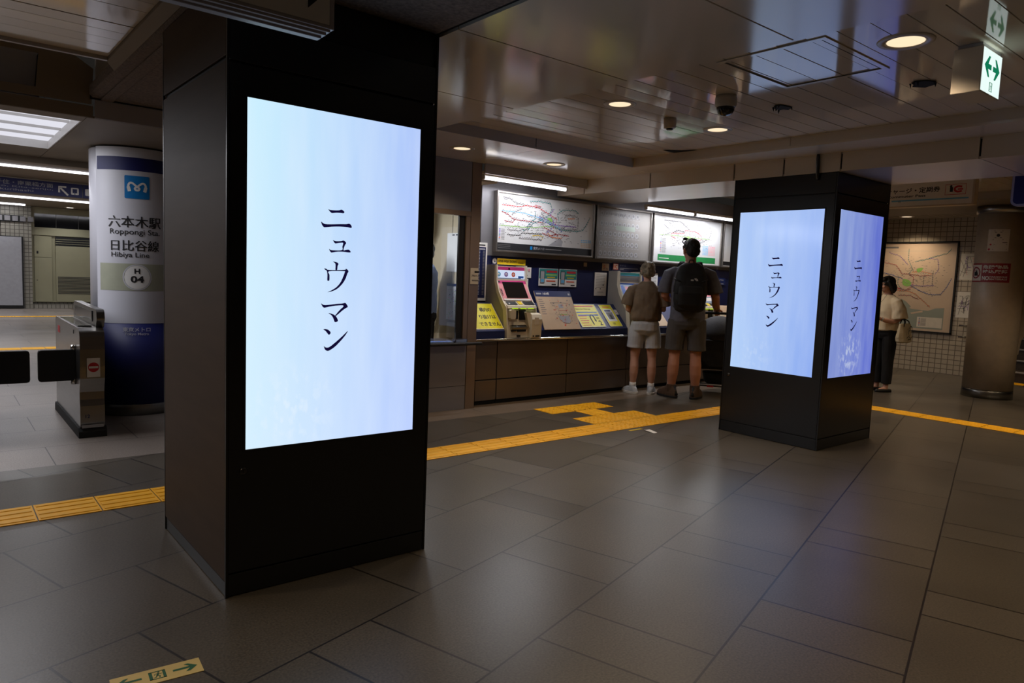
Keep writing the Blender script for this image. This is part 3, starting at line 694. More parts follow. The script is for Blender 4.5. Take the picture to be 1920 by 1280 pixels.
# ================================================================== TICKET GATES
def gate(x0, flapdir, label, sticker):
    t = thing('ticket_gate', label, 'ticket gate', (x0 + .085, 7.0, 0)); x1 = x0 + .17
    prof = [(6.36, .075), (7.66, .075), (7.66, .84), (7.62, .87), (6.40, .862), (6.345, .84), (6.325, .80), (6.318, .70), (6.322, .56), (6.33, .47), (6.352, .40), (6.362, .36), (6.36, .30), (6.348, .25), (6.345, .12)]
    b = MB('steel'); b.prism(prof, x0, x1, 'x'); body = b.build('body', t, .012, 3)
    b = MB('rubber'); b.prism([(6.335, 0), (7.69, 0), (7.69, .05), (7.665, .078), (6.36, .078), (6.335, .05)], x0 - .012, x1 + .012, 'x'); b.build('kick_plate', t, .004)
    b = MB('steel'); b.box(x0 + .01, x1 - .01, 6.338, 6.35, .078, .10, 'light_grey'); b.build('foot_strip', t)
    b = MB('steel'); b.prism([(6.42, .86), (6.375, .93), (6.385, .985), (6.42, 1.005), (7.46, 1.02), (7.52, .99), (7.52, .86)], x1 - .045, x1 + .012, 'x'); b.build('card_reader_rail', t, .012, 3)
    b = MB('glass_dark'); b.box(x0 + .015, x1 - .06, 6.5, 7.5, .864, .872); b.box(x1 - .052, x1 - .046, 6.55, 7.4, .90, .985); b.build('reader_window', t)
    fx = x0 if flapdir < 0 else x1
    b = MB('rubber'); tip = fx + flapdir * .25
    a0, a1 = sorted((fx + flapdir * .005, tip))
    P = [(a0, .44), (a0, .675)]
    b.prism([(a0 + .02, .432), (a1 - .02, .432), (a1 - .005, .438), (a1, .455), (a1, .655), (a1 - .005, .672), (a1 - .02, .678), (a0 + .02, .678), (a0 + .005, .672), (a0, .655), (a0, .455), (a0 + .005, .438)], 6.53, 6.575, 'y')
    fl = b.build('flap', t, .008, 3)
    b = MB('chrome'); b.cyl((fx + flapdir * .012, 6.552), .02, .40, .44, 16); b.cyl((fx + flapdir * .012, 6.552), .02, .67, .715, 16); b.box(min(fx, fx + flapdir * .012), max(fx, fx + flapdir * .012), 6.535, 6.57, .40, .715, 'black'); b.build('hinge', fl)
    if sticker:
        b = MB('white'); b.M = frame((x0, 6.3165, 0), (1, 0, 0), (0, 0, 1)); b.rect(.045, .135, .482, .632, 'white', .004); b.disc(.09, .56, .038, 'red', .0046, 32); b.rect(.058, .122, .552, .568, 'white', .0052); b.build('no_entry_sticker', t)
        b = MB('navy'); b.M = frame((x0, 6.345, 0), (1, 0, 0), (0, 0, 1)); b.text('12', .035, .155, .028, 'navy', .002, 'l', .02); b.build('gate_number', t)
    b = MB('steel_dark'); b.M = frame((x0 - .0, 0, 0), (0, -1, 0), (0, 0, 1)); b.box(-6.62, -6.6, .80, .83, .0, .003, 'black'); b.box(-7.5, -7.38, .74, .80, 0, .002, 'brick_red'); b.build('side_marks', t)
    return t
gate(.888, -1, 'steel ticket gate number 12 with a no-entry sticker, beside the white and navy column', True)
gate(.165, 1, 'ticket gate cut off by the left edge, only its black flap showing', False)

# ================================================================== STATION COLUMN
CX, CY, CR = 1.505, 7.42, .38
def cyl_map(cx, cy, r, a0):
    """local (arc length, z, offset) -> world; x to the right as seen from outside"""
    def f(p):
        t = a0 + p[0] / r
        return ((cx + (r + p[2]) * math.cos(t), cy + (r + p[2]) * math.sin(t), p[1]))
    return f
class CB(MB):
    def __init__(s, m, f): super().__init__(m); s.wf = f
    def add(s, vs, fs, m=None, smooth=False): return super().add([s.wf(p) for p in vs], fs, m, smooth)
    def band(s, x0, x1, y0, y1, m, z, n=24):
        v = []; 
        for i in range(n + 1): x = x0 + (x1 - x0) * i / n; v += [(x, y0, z), (x, y1, z)]
        return s.add(v, [(2 * i, 2 * i + 2, 2 * i + 3, 2 * i + 1) for i in range(n)], m, True)
def cdisc(b, x, y, r, m, z, n=20):
    for k in range(n):
        a, c = -r + 2 * r * k / n, -r + 2 * r * (k + 1) / n; ha, hc = math.sqrt(max(r * r - a * a, 0)), math.sqrt(max(r * r - c * c, 0))
        b.add([(x + a, y - ha, z), (x + c, y - hc, z), (x + c, y + hc, z), (x + a, y + ha, z)], [(0, 1, 2, 3)], m, True)
t = thing('station_column', 'round white and navy station column with the blue M emblem and station name', 'column', (CX, CY, 0))
b = MB('metro_white'); b.lathe([(CR - .012, .72), (CR - .012, 2.375), (CR - .02, 2.385), (CR - .06, 2.388)], (CX, CY), 64); b.build('shaft', t)
b = MB('black'); b.cyl((CX, CY), CR - .05, 2.385, 2.405, 48); b.build('neck', t)
b = MB('steel'); b.lathe([(CR - .006, 0), (CR - .006, .10), (CR - .01, .105)], (CX, CY), 64); b.build('base_ring', t)
fm = cyl_map(CX, CY, CR, math.radians(-101))
A = lambda d: math.radians(d + 101) * CR
b = CB('metro_white', fm); b.band(A(-154), A(-40), .84, 2.385, 'metro_white', 0, 40); b.band(A(-151.8), A(-42), 2.185, 2.30, 'metro_navy', .0015, 40); b.band(A(-148), A(-42), 1.133, 1.372, 'metro_grey', .0015, 40)
wrap = b.build('wrap', t)
b = MB('metro_navy'); b.lathe([(CR - .001, .104), (CR - .001, .84)], (CX, CY), 64, 'metro_navy'); b.build('navy_wrap', t)
b = CB('metro_blue', fm)
x0, x1 = A(-113.8), A(-84.2); zc = 2.043; hw = (x1 - x0) / 2; xc = (x0 + x1) / 2
P = []
for sx, sy, a0 in ((1, 1, 0), (-1, 1, 90), (-1, -1, 180), (1, -1, 270)):
    for k in range(5): a = math.radians(a0 + 22.5 * k); P.append((xc + sx * (hw - .012) + .012 * math.cos(a), zc + sy * (hw - .012) + .012 * math.sin(a)))
b.band(x0, x1, zc - hw + .004, zc + hw - .004, 'metro_blue', .003, 10)
for k in (-1, 1): b.band(xc - hw + .004, xc + hw - .004, zc + k * (hw - .002) - .003, zc + k * (hw - .002) + .003, 'metro_blue', .003, 10)
def curve(pts, k=6):
    out = []
    for i in range(len(pts) - 1):
        p0, p1, p2, p3 = [Vector(pts[min(max(i + j, 0), len(pts) - 1)]) for j in (-1, 0, 1, 2)]
        for s_ in range(k):
            u = s_ / k; out.append(tuple(.5 * ((2 * p1) + (p2 - p0) * u + (2 * p0 - 5 * p1 + 4 * p2 - p3) * u * u + (3 * p1 - p0 - 3 * p2 + p3) * u ** 3)))
    return out + [tuple(pts[-1])]
mk = [(-.62, -.38), (-.70, .05), (-.58, .36), (-.36, .36), (-.08, .10), (.17, -.12), (.13, -.27), (0, -.31), (-.13, -.27), (-.17, -.12), (.08, .10), (.36, .36), (.58, .36), (.70, .05), (.62, -.38)]
b.stroke([(xc + p[0] * hw, zc + p[1] * hw * .9 + .002) for p in curve(mk)], .017, 'white', .005)
for sx in (-1, 1): b.stroke([(xc + sx * hw * .60, zc - hw * .38), (xc + sx * hw * .70, zc + .04 * hw)], .026, 'white', .005)
b.build('emblem', t)
b = CB('ink', fm)
for dx in (-.0016, .0016): b.text('六本木駅', A(-134.5) + dx, 1.690, .100, 'ink', .003 + dx * .2, 'l', 0, A(-69.5) - A(-134.5))
b.text('Roppongi Sta.', A(-132.6), 1.615, .062, 'ink', .003, 'l', .008, A(-71) - A(-132.6))
for dx in (-.0016, .0016): b.text('日比谷線', A(-131.3) + dx, 1.485, .094, 'ink', .003 + dx * .2, 'l', 0, A(-72) - A(-131.3))
b.text('Hibiya Line', A(-131), 1.416, .056, 'ink', .003, 'l', .008, A(-84.8) - A(-131))
b.build('station_name', t)
b = CB('white', fm); xm = A(-99.6); rr = (A(-84) - A(-115.2)) / 2
cdisc(b, xm, 1.252, rr, 'white', .0035); b.ring(xm, 1.252, rr + .003, rr + .012, 'metro_white', .003, 40)
b.text('H', xm, 1.285, .045, 'ink', .006, 'c', .03, .045); b.text('04', xm, 1.205, .060, 'ink', .006, 'c', .035, .105)
b.build('station_number', t)
b = CB('white', fm); b.text('東京メトロ', A(-117.8), .765, .042, 'metro_white', .004, 'l', .02, A(-84) - A(-117.8)); b.text('Tokyo Metro', A(-115.5), .728, .030, 'metro_white', .004, 'l', .02, A(-86) - A(-115.5)); b.build('operator_name', t)

# ================================================================== RIGHT COLUMN
RX, RY, RR = 11.3076, 3.3553, .30
t = thing('round_column', 'round cream column with steel bands and a red prohibition sign, right of the big map', 'column', (RX, RY, 0))
b = MB('sign_beige'); b.lathe([(RR, .112), (RR, 2.5)], (RX, RY), 64, 'sign_beige'); b.build('shaft', t)
b = MB('steel'); b.lathe([(RR + .004, 0), (RR + .004, .105), (RR, .11)], (RX, RY), 64); b.build('base_band', t)
b = MB('steel'); b.lathe([(RR + .02, 2.50), (RR + .02, 2.599)], (RX, RY), 64); b.build('top_band', t)
b = MB('black'); b.lathe([(RR + .0005, .108), (RR + .0005, .116)], (RX, RY), 64, cap=False); b.build('base_seam', t)
fr = cyl_map(RX, RY, RR, math.radians(170)); B = lambda d: math.radians(d - 170) * RR
b = CB('brick_red', fr); b.band(B(119), B(221), 1.572, 1.826, 'brick_red', .003, 24); b.band(B(123), B(157), 1.59, 1.806, 'white', .005, 8)
xm, zm = B(140), 1.698; b.ring(xm, zm, .062, .078, 'brick_red', .008, 32); b.stroke([(xm - .05, zm + .05), (xm + .05, zm - .05)], .014, 'brick_red', .0085)
fill(b, [(xm - .03, zm - .04), (xm + .03, zm - .04), (xm + .035, zm - .01), (xm + .01, zm + .045), (xm - .005, zm + .01), (xm - .035, zm + .02)], 'ink', .007)
b.text('危険物品', B(160), 1.752, .050, 'white', .006, 'l', .03, .29); b.text('持込厳禁', B(160), 1.690, .050, 'white', .006, 'l', .03, .29)
b.text('NO', B(160), 1.598, .058, 'white', .006, 'l', .05, .09); b.text('HAZARDOUS', B(178), 1.634, .022, 'white', .006, 'l', .03, .195); b.text('MATERIALS', B(178), 1.603, .022, 'white', .006, 'l', .03, .195)
b.build('prohibition_sign', t)
b = CB('paper', fr); b.band(B(165), B(212), 1.985, 2.275, 'paper', .003, 12)
for k, (z_, w_) in enumerate([(2.25, .10), (2.232, .08), (2.16, .08), (2.135, .12)]): b.rect(B(188) - w_ / 2, B(188) + w_ / 2, z_, z_ + .008, 'ink_grey', .005)
b.disc(B(188), 2.195, .02, 'ink', .005, 12); b.disc(B(173), 2.075, .012, 'red', .005, 10); b.disc(B(170), 2.01, .014, 'red', .005, 10); b.rect(B(180), B(208), 2.07, 2.078, 'ink_grey', .005); b.rect(B(178), B(208), 2.005, 2.013, 'ink_grey', .005); b.rect(B(198), B(208), 2.095, 2.104, 'ink', .005)
b.build('notice', t)
t = thing('information_panel', 'tall cream information panel fixed to the right side of the cream column', 'sign', (11.6, 2.95, .59))
b = MB('sign_beige'); b.prism([(3.30, .59), (3.13, .595), (3.11, .80), (3.05, .89), (2.60, 1.45), (2.60, 2.46), (3.31, 2.46)], 11.635, 11.675, 'x'); b.build('panel', t, .004)
b = MB('steel'); b.box(11.612, 11.634, 3.24, 3.30, 1.0, 1.04); b.box(11.612, 11.634, 3.24, 3.30, 2.1, 2.14); b.build('bracket', t)
b = MB('ink'); b.M = frame((11.6345, 3.31, 0), (0, -1, 0), (0, 0, 1))
b.rect(.06, .16, 2.28, 2.33, 'deep_yellow', .001); b.rect(.085, .30, 2.02, 2.15, 'dark_green', .001); b.disc(.16, 2.09, .035, 'white', .002); b.ring(.14, 1.94, .035, .045, 'red', .001); b.rect(.135, .145, 1.91, 1.97, 'red', .001)
for k in range(7): b.rect(.09, .28, 1.85 - .055 * k, 1.87 - .055 * k, 'ink_grey', .001)
b.build('panel_print', t)

# ================================================================== HANGING SIGNS
t = thing('hanging_sign', 'grey hanging direction sign cut off by the top edge, over the nearest pillar', 'sign', (.1, 2.345, 2.18))
b = MB('sign_grey'); b.box(-1.6, 1.072, 2.302, 2.392, 2.192, 2.53); b.build('case', t, .003)
b = MB('sign_grey'); b.box(-1.6, 1.062, 2.31, 2.388, 2.184, 2.193); b.box(-1.6, 1.054, 2.325, 2.383, 2.176, 2.185); b.box(-1.6, 1.046, 2.345, 2.378, 2.169, 2.177); b.build('bottom_rail', t, .002)
b = MB('sign_grey'); b.M = frame((0, 2.302, 0), (1, 0, 0), (0, 0, 1)); b.rect(-1.58, 1.056, 2.204, 2.50, 'white', .001); b.rect(-1.58, 1.056, 2.2005, 2.2035, 'light_grey', .0014); b.rect(1.0535, 1.0565, 2.2005, 2.50, 'light_grey', .0014)
b.rect(.66, .832, 2.228, 2.42, 'metro_blue', .002)
P_ = lambda x: [(x, 2.252), (x + .045, 2.30), (x + .045, 2.34), (x + .012, 2.31), (x + .012, 2.42), (x - .012, 2.42), (x - .012, 2.31), (x - .045, 2.34), (x - .045, 2.30)]
fill(b, P_(.884), 'ink', .002); fill(b, [(.978, 2.24), (1.012, 2.275), (1.012, 2.42), (.978, 2.42)], 'ink', .002)
b.build('sign_face', t)
t = thing('exit_sign', 'lit white exit sign with green arrows, hanging from the slatted ceiling at the right', 'exit sign', (4.10, 1.395, 2.39))
b = MB('beam_white'); b.box(3.965, 4.235, 1.335, 1.465, 2.385, 2.600); b.build('case', t, .004)
b = MB('fascia_grey'); b.box(3.985, 4.25, 1.345, 1.455, 2.598, 2.622); b.build('mount', t, .003)
b = MB('exit_white'); b.M = frame((0, 1.335, 0), (1, 0, 0), (0, 0, 1)); b.rect(3.972, 4.228, 2.391, 2.594, 'exit_white', .001)
def earrow(b, x, y, s, dx, m, z):
    b.stroke([(x, y), (x + dx * .062 * s, y)], .026 * s, m, z)
    fill(b, [(x + dx * (.10 * s), y), (x + dx * .045 * s, y + .052 * s), (x + dx * .022 * s, y + .052 * s), (x + dx * .055 * s, y + .0), (x + dx * .022 * s, y - .052 * s), (x + dx * .045 * s, y - .052 * s)], m, z)
earrow(b, 4.09, 2.515, .95, -1, 'exit_green', .002); earrow(b, 4.11, 2.515, .95, 1, 'exit_green', .002); 
b2 = b; running_man(b2, 4.10, 2.425, .042, 'exit_green', .002); b.rect(4.079, 4.121, 2.444, 2.447, 'exit_green', .002); b.rect(4.079, 4.121, 2.403, 2.406, 'exit_green', .002)
b.build('lit_face', t)
area('exit_sign_lamp', (4.10, 1.32, 2.50), .9, (.8, 1, .95), .2, .16, (PI / 2, 0, 0), t)
t = thing('hanging_sign', 'pale hanging sign with チャージ and 定期券 in dark lettering, right of the far pillar', 'sign', (8.43, 3.5, 2.33))
b = MB('sign_beige'); b.box(8.40, 8.50, 2.78, 4.6, 2.33, 2.60); b.build('case', t, .004)
b = MB('steel'); 
for y in (2.95, 4.4): b.box(8.44, 8.46, y - .01, y + .01, 2.60, 2.72)
b.build('hanger', t)
b = MB('ink'); b.M = frame((8.3995, 4.6, 0), (0, -1, 0), (0, 0, 1))
b.rect(.02, 1.80, 2.345, 2.59, 'white', .001)
b.text('チャージ・定期券', 4.6 - 3.108, 2.478, .062, 'ink', .002, 'r', .02, .56); b.text('Commuter Pass', 4.6 - 3.25, 2.436, .028, 'ink', .002, 'r', .02, .40)
b.rect(1.0, 4.6 - 2.83, 2.395, 2.410, 'sky_blue', .002); b.text('台', 4.6 - 3.5, 2.382, .03, 'ink', .002, 'r')
x0 = 4.6 - 3.06; b.ring(x0 + .10, 2.495, .0, .001, 'red', .002)
for x_, y_, w_, h_ in ((0, .44, .20, .005), (0, .545, .20, .005)): b.rect(x0, x0 + .2, 2 + y_, 2 + y_ + .005, 'red', .002)
b.rect(x0, x0 + .004, 2.44, 2.55, 'red', .002); b.rect(x0 + .196, x0 + .2, 2.44, 2.55, 'red', .002)
b.rect(x0 + .045, x0 + .075, 2.47, 2.52, 'ink', .002); b.ring(x0 + .055, 2.53, 0, .012, 'ink', .002); b.stroke(curve([(x0 + .16, 2.52), (x0 + .12, 2.525), (x0 + .095, 2.51), (x0 + .095, 2.485), (x0 + .12, 2.47), (x0 + .16, 2.475)]), .02, 'red', .002)
b.rect(x0 + .12, x0 + .17, 2.488, 2.502, 'red', .0022)
b.build('sign_face', t)
t = thing('hanging_sign', 'navy hanging sign with a pale rounded border, cut off by the right edge', 'sign', (7.2, 1.5, 2.16))
def rrect(x0, x1, y0, y1, r, n=6):
    P = []
    for cx, cy, a0 in ((x1 - r, y1 - r, 0), (x0 + r, y1 - r, 90), (x0 + r, y0 + r, 180), (x1 - r, y0 + r, 270)):
        for k in range(n + 1): a = math.radians(a0 + 90 * k / n); P.append((cx + r * math.cos(a), cy + r * math.sin(a)))
    return P
b = MB('sign_grey'); b.prism(rrect(.9, 2.105, 2.165, 2.52, .05), 7.20, 7.28, 'x'); b.build('case', t, .003)
b = MB('metro_navy'); b.M = frame((7.1995, 2.105, 0), (0, -1, 0), (0, 0, 1)); fill(b, rrect(.018, 1.19, 2.183, 2.502, .035), 'metro_navy', .001); b.build('sign_face', t)
b = MB('steel'); 
for y in (1.1, 1.9): b.box(7.23, 7.25, y - .01, y + .01, 2.52, 2.72)
b.build('hanger', t)
t = thing('hanging_sign', 'long navy direction sign with an up-left arrow, over the concourse beyond the gates', 'sign', (.5, 15.0, 2.48))
b = MB('metro_navy'); b.box(-3.6, 2.185, 15.0, 15.12, 2.485, 2.722); b.box(2.20, 4.5, 15.0, 15.12, 2.485, 2.722); b.build('case', t)
b = MB('steel')
for x in (-3, -.5, 3.5): b.box(x - .01, x + .01, 15.05, 15.07, 2.722, 2.76)
b.build('hanger', t)
b = MB('light_grey'); b.M = frame((0, 15.0, 0), (1, 0, 0), (0, 0, 1)); b.text('上野・北千住・南栗橋方面', 1.74, 2.615, .075, 'light_grey', .003, 'r', .01, 1.25)
b.text('for Ueno, Kita-senju,', 1.74, 2.565, .036, 'light_grey', .003, 'r', 0, 1.2); b.text('Minami-kurihashi', 1.45, 2.515, .036, 'light_grey', .003, 'r', 0, .9)
b.stroke([(1.965, 2.51), (1.85, 2.63)], .03, 'white', .003); b.stroke([(1.83, 2.55), (1.83, 2.65), (1.94, 2.65)], .03, 'white', .003)
fill(b, rrect(2.01, 2.13, 2.53, 2.65, .015), 'white', .003); b.rect(2.035, 2.105, 2.56, 2.63, 'metro_navy', .004); b.disc(2.07, 2.545, .01, 'metro_navy', .004); fill(b, rrect(2.23, 2.35, 2.53, 2.65, .015), 'white', .003)
b.build('sign_face', t)

# ================================================================== CEILING FITTINGS
t = thing('security_camera', 'white ceiling security camera with a glossy black dome', 'security camera', (4.05, 2.83, 2.62))
b = MB('camera_white'); b.lathe([(.066, 2.62), (.070, 2.60), (.069, 2.56), (.063, 2.550), (.060, 2.546)], (4.05, 2.83), 32); b.build('housing', t)
b = MB('glass_dark'); b.lathe([(.059, 2.547), (.056, 2.528), (.045, 2.508), (.028, 2.497), (.004, 2.492)], (4.05, 2.83), 32); b.build('dome', t)
t = thing('security_camera', 'smaller cream ceiling sensor beside the black dome camera', 'security camera', (4.33, 3.505, 2.62))
b = MB('sign_beige'); b.lathe([(.046, 2.62), (.047, 2.58), (.044, 2.552), (.034, 2.545)], (4.33, 3.505), 28); b.build('housing', t)
b = MB('glass_dark'); b.lathe([(.026, 2.546), (.026, 2.538), (.02, 2.534)], (4.33, 3.505), 20); b.build('lens', t)
t = thing('ceiling_hatch', 'square access hatch framed in the slatted ceiling between the downlights', 'hatch', (3.76, 2.14, 2.616))
b = MB('ceiling_white'); x0, x1, y0, y1 = 3.40, 4.12, 1.835, 2.455
for a in ((x0, x0 + .03, y0, y1), (x1 - .03, x1, y0, y1), (x0 + .03, x1 - .03, y0, y0 + .03), (x0 + .03, x1 - .03, y1 - .03, y1)): b.box(*a, 2.6135, 2.6175)
b.build('outer_frame', t, .001)
b = MB('gap_black')
for a in ((x0 + .032, x0 + .0335, y0 + .035, y1 - .035), (x1 - .0335, x1 - .032, y0 + .035, y1 - .035), (x0 + .036, x1 - .036, y0 + .035, y0 + .0375), (x0 + .036, x1 - .036, y1 - .0375, y1 - .035)): b.box(*a, 2.6155, 2.618)
b.build('seam', t)
def torn(x, y, s, label, seed):
    r_ = random.Random(seed); b = MB('gap_black'); n = 14
    P = [(x + (s * (1 + r_.uniform(-.25, .2))) * math.cos(2 * PI * i / n) * 1.2, y + s * (1 + r_.uniform(-.3, .2)) * math.sin(2 * PI * i / n)) for i in range(n)]
    b.prism(P, 2.612, 2.617, 'z')
    for k in range(7):
        i = r_.randrange(n); px, py = P[i]; L = r_.uniform(.01, .028)
        b.add([(px - .012, py, 2.613), (px + .012, py + .004, 2.613), (px + r_.uniform(-.008, .008), py + .003, 2.613 - L), (px, py + .012, 2.612)], [(0, 1, 2), (1, 3, 2), (3, 0, 2), (0, 3, 1)])
    tag(b.build('ceiling_opening'), label, 'ceiling opening')
torn(4.54, 1.82, .068, 'larger ragged black opening in the ceiling slats, near the exit sign', 1)
torn(4.53, 2.715, .058, 'smaller ragged black opening in the ceiling slats, near the dome camera', 2)
b = MB('gap_black'); b.add([(5.30, 4.36, 2.614), (5.47, 4.36, 2.614), (5.49, 4.10, 2.614), (5.42, 4.25, 2.614)], [(0, 1, 2, 3)]); b.add([(5.30, 4.36, 2.617), (5.47, 4.36, 2.617), (5.49, 4.10, 2.617), (5.42, 4.25, 2.617)], [(3, 2, 1, 0)])
tag(b.build('ceiling_gap'), 'thin black gap where a ceiling slat has dropped by the cross beam', 'ceiling opening')

# ================================================================== FAR CONCOURSE WALL
t = thing('service_door_unit', 'cream louvred service doors set in the tiled wall beyond the gates', 'service doors', (3.9, 23.2, .12))
b = MB('cream_metal'); b.box(2.18, 6.3, 23.28, 23.34, .17, 2.72); b.box(2.18, 6.3, 23.22, 23.28, 1.99, 2.2); b.box(2.18, 6.3, 23.22, 23.28, 2.57, 2.74); b.box(2.18, 2.25, 23.22, 23.28, 2.2, 2.57); b.build('frame', t)
b = MB('glass_dark'); b.box(2.25, 6.3, 23.24, 23.27, 2.2, 2.57)
for x in (2.75, 3.28, 3.8): b.box(x - .006, x + .006, 23.235, 23.24, 2.2, 2.57, 'steel_dark')
b.build('transom_glass', t)
b = MB('cream_metal'); b.box(2.24, 2.64, 23.24, 23.28, 1.395, 1.975); b.box(2.29, 2.33, 23.235, 23.24, 1.49, 1.56, 'black'); b.build('door', t, .006)
b = MB('cream_metal'); b.box(2.24, 2.64, 23.24, 23.28, .18, 1.385); b.box(2.28, 2.31, 23.235, 23.24, .76, .78, 'black'); b.build('door', t, .006)
b = MB('cream_metal'); b.box(2.73, 3.98, 23.24, 23.28, .18, 1.72)
for k in range(13): b.box(2.77, 3.94, 23.232, 23.24, .40 + .038 * k, .418 + .038 * k, 'ink')
b.build('louvred_door', t, .004)
b = MB('black'); b.box(2.73, 3.98, 23.25, 23.279, 1.73, 1.975)
for k in range(3): b.box(2.73, 3.98, 23.235, 23.25, 1.775 + .06 * k, 1.785 + .06 * k, 'cream_metal')
b.build('vent', t)
t = thing('grey_board', 'large blank grey board with black edging at the left edge beyond the gates', 'board', (.6, 23.0, .02))
b = MB('black'); b.box(-.8, 1.975, 23.0, 23.06, .02, 1.92); b.build('backing', t)
b = MB('light_grey'); b.box(-.8, 1.935, 22.985, 23.0, .09, 1.90); b.build('panel', t, .004)
b = MB('cream_metal')
for k in range(8): b.box(.9 + .17 * k, 1.02 + .17 * k, 23.02, 23.1, 2.32, 2.45, 'ink_grey')
b.box(.8, 1.99, 23.05, 23.1, 2.30, 2.47, 'black')
tag(b.build('cable_tray'), 'dark slotted cable tray on the tiles above the grey board', 'cable tray')

# ================================================================== TICKET OFFICE WINDOW (BOOTH)
b = MB('booth_steel'); b.box(2.2, 4.285, 5.95, 6.0, 2.035, 2.528); b.box(4.286, 4.289, 5.952, 5.99, 2.04, 2.528, 'gap_black'); b.box(2.2, 4.285, 5.95, 5.97, .25, .68); b.box(2.2, 4.285, 5.952, 5.97, .245, .25, 'gap_black'); b.box(2.2, 4.285, 5.95, 5.97, 0.0, .245)
b.box(2.2, 2.24, 5.97, 7.6, 0, 2.5); struct('wall_booth', b)
b = MB('booth_frame'); b.prism([(4.290, 5.945), (4.405, 5.945), (4.405, 6.0), (4.70, 6.42), (4.60, 6.42), (4.290, 6.0)], 0, 2.528, 'z'); struct('wall_booth_corner', b)
b = MB('booth_frame'); b.box(2.24, 4.288, 5.945, 6.0, 1.985, 2.034); b.box(4.235, 4.288, 5.95, 5.995, .715, 1.985); b.box(4.16, 4.232, 5.965, 5.99, .715, 1.985, 'ink')
struct('window_1', b)
b = MB('office_beige'); b.box(2.24, 4.7, 7.6, 7.65, 0, 2.5); b.box(4.655, 4.70, 6.425, 7.6, 0, 2.5); b.box(2.24, 4.65, 6.0, 7.6, 2.36, 2.38); b.box(4.655, 4.66, 6.8, 6.81, .0, 2.4, 'gap_black'); struct('wall_office', b)
gm = bpy.data.materials.new('clear_glass'); gm.use_nodes = True; nt = gm.node_tree; nt.nodes.remove(nt.nodes['Principled BSDF'])
tr = nt.nodes.new('ShaderNodeBsdfTransparent'); gl = nt.nodes.new('ShaderNodeBsdfGlossy'); gl.inputs['Roughness'].default_value = .02; mx = nt.nodes.new('ShaderNodeMixShader'); fz = nt.nodes.new('ShaderNodeFresnel'); fz.inputs[0].default_value = 1.35
tr.inputs[0].default_value = (.86, .88, .88, 1)
nt.links.new(fz.outputs[0], mx.inputs[0]); nt.links.new(tr.outputs[0], mx.inputs[1]); nt.links.new(gl.outputs[0], mx.inputs[2]); nt.links.new(mx.outputs[0], nt.nodes['Material Output'].inputs[0]); MATS['glass'] = gm
b = MB('glass'); b.box(2.3, 4.16, 5.975, 5.981, .80, 1.985); struct('window_2', b)
t = thing('service_counter', 'office window ledge with a rounded black rail, left of the ticket machines', 'counter', (3.3, 6.0, .68))
b = MB('counter_top'); b.box(2.2, 4.285, 5.86, 6.4, .685, .70); b.build('ledge', t, .003)
b = MB('rubber'); b.tube([(2.2, 5.855, .693), (4.405, 5.855, .693), (4.415, 5.855, .693)], [.016, .016, .010], n=14); b.build('rail', t)
b = MB('blue'); b.M = F0(3.93, 5.93); b.prism(rrect(-.16, .16, -.045, .05, .02), .702, .716, 'z', 'shirt_sky'); b.prism(rrect(-.14, .14, -.03, .035, .015), .716, .7165, 'z', 'blue'); tag(b.build('coin_tray', None, .003), 'blue coin tray on the office window ledge', 'tray')
b = MB('counter_top'); b.box(4.10, 4.25, 5.885, 5.94, .702, .742); b.box(4.11, 4.24, 5.883, 5.885, .708, .735, 'shirt_sky'); tag(b.build('small_box', None, .004), 'small steel box at the right end of the office window ledge', 'box')
# things inside the office
def paper_on(name, label, cat, F, x0, x1, y0, y1, m='paper', deco=None, th=.004, frame_=None):
    b = MB(m); b.M = F; b.box(x0, x1, y0, y1, 0.0005, th)
    if frame_:
        e = frame_[1]
        for a in ((x0 - e, x0, y0 - e, y1 + e), (x1, x1 + e, y0 - e, y1 + e), (x0, x1, y0 - e, y0), (x0, x1, y1, y1 + e)): b.box(*a, 0.0005, th + .002, frame_[0])
    if deco: deco(b, x0, x1, y0, y1, th + .0008)
    return tag(b.build(name), label, cat)
FP = frame((4.6535, 7.6, 0), (0, -1, 0), (0, 0, 1))   # office partition, x runs towards the window
def scribble(b, x0, x1, y0, y1, z, seed=1, n=40, ms=('ink_grey', 'purple', 'park_green', 'pink')):
    r_ = random.Random(seed)
    for k in range(n):
        x = r_.uniform(x0 + .01, x1 - .03); y = r_.uniform(y0 + .01, y1 - .02)
        b.rect(x, x + r_.uniform(.006, .022), y, y + r_.uniform(.003, .012), r_.choice(ms), z)
paper_on('wall_map', 'coloured area map with a blue top band pinned inside the ticket office', 'map', FP, .72, 1.02, .87, 1.285, 'map_paper', lambda b, x0, x1, y0, y1, z: (b.rect(x0, x1, y1 - .03, y1, 'navy', z), scribble(b, x0, x1, y0, y1 - .04, z, 3, 90)))
paper_on('notice_sheet', 'tall blank white sheet above the area map inside the ticket office', 'paper', FP, .70, .99, 1.42, 1.86, 'map_paper', lambda b, x0, x1, y0, y1, z: (b.rect(.80, .85, 1.83, 1.845, 'ink', z), b.rect(.87, .93, 1.83, 1.845, 'ink', z)))
paper_on('notice_sheet', 'plain white sheet below the area map inside the ticket office', 'paper', FP, .74, 1.0, .66, .84, 'paper')
b = MB('black'); b.M = frame((4.25, 7.0, 2.10), (1, 0, 0), (0, 0, 1)); b.lathe([(.02, -.06), (.16, -.04), (.17, 0), (.16, .03), (.02, .04)], n=28)
o = b.build('wall_fan'); tag(o, 'round black fan high in the ticket office window', 'fan')
b = MB('black'); b.box(4.235, 4.265, 7.0, 7.03, 2.2, 2.36); tag(b.build('fan_bracket'), 'short black bracket holding the office fan', 'bracket')
tube('fluorescent_light', 2.6, 4.05, 6.7, 2.30, 'white tube lamp inside the ticket office', .014, 55)
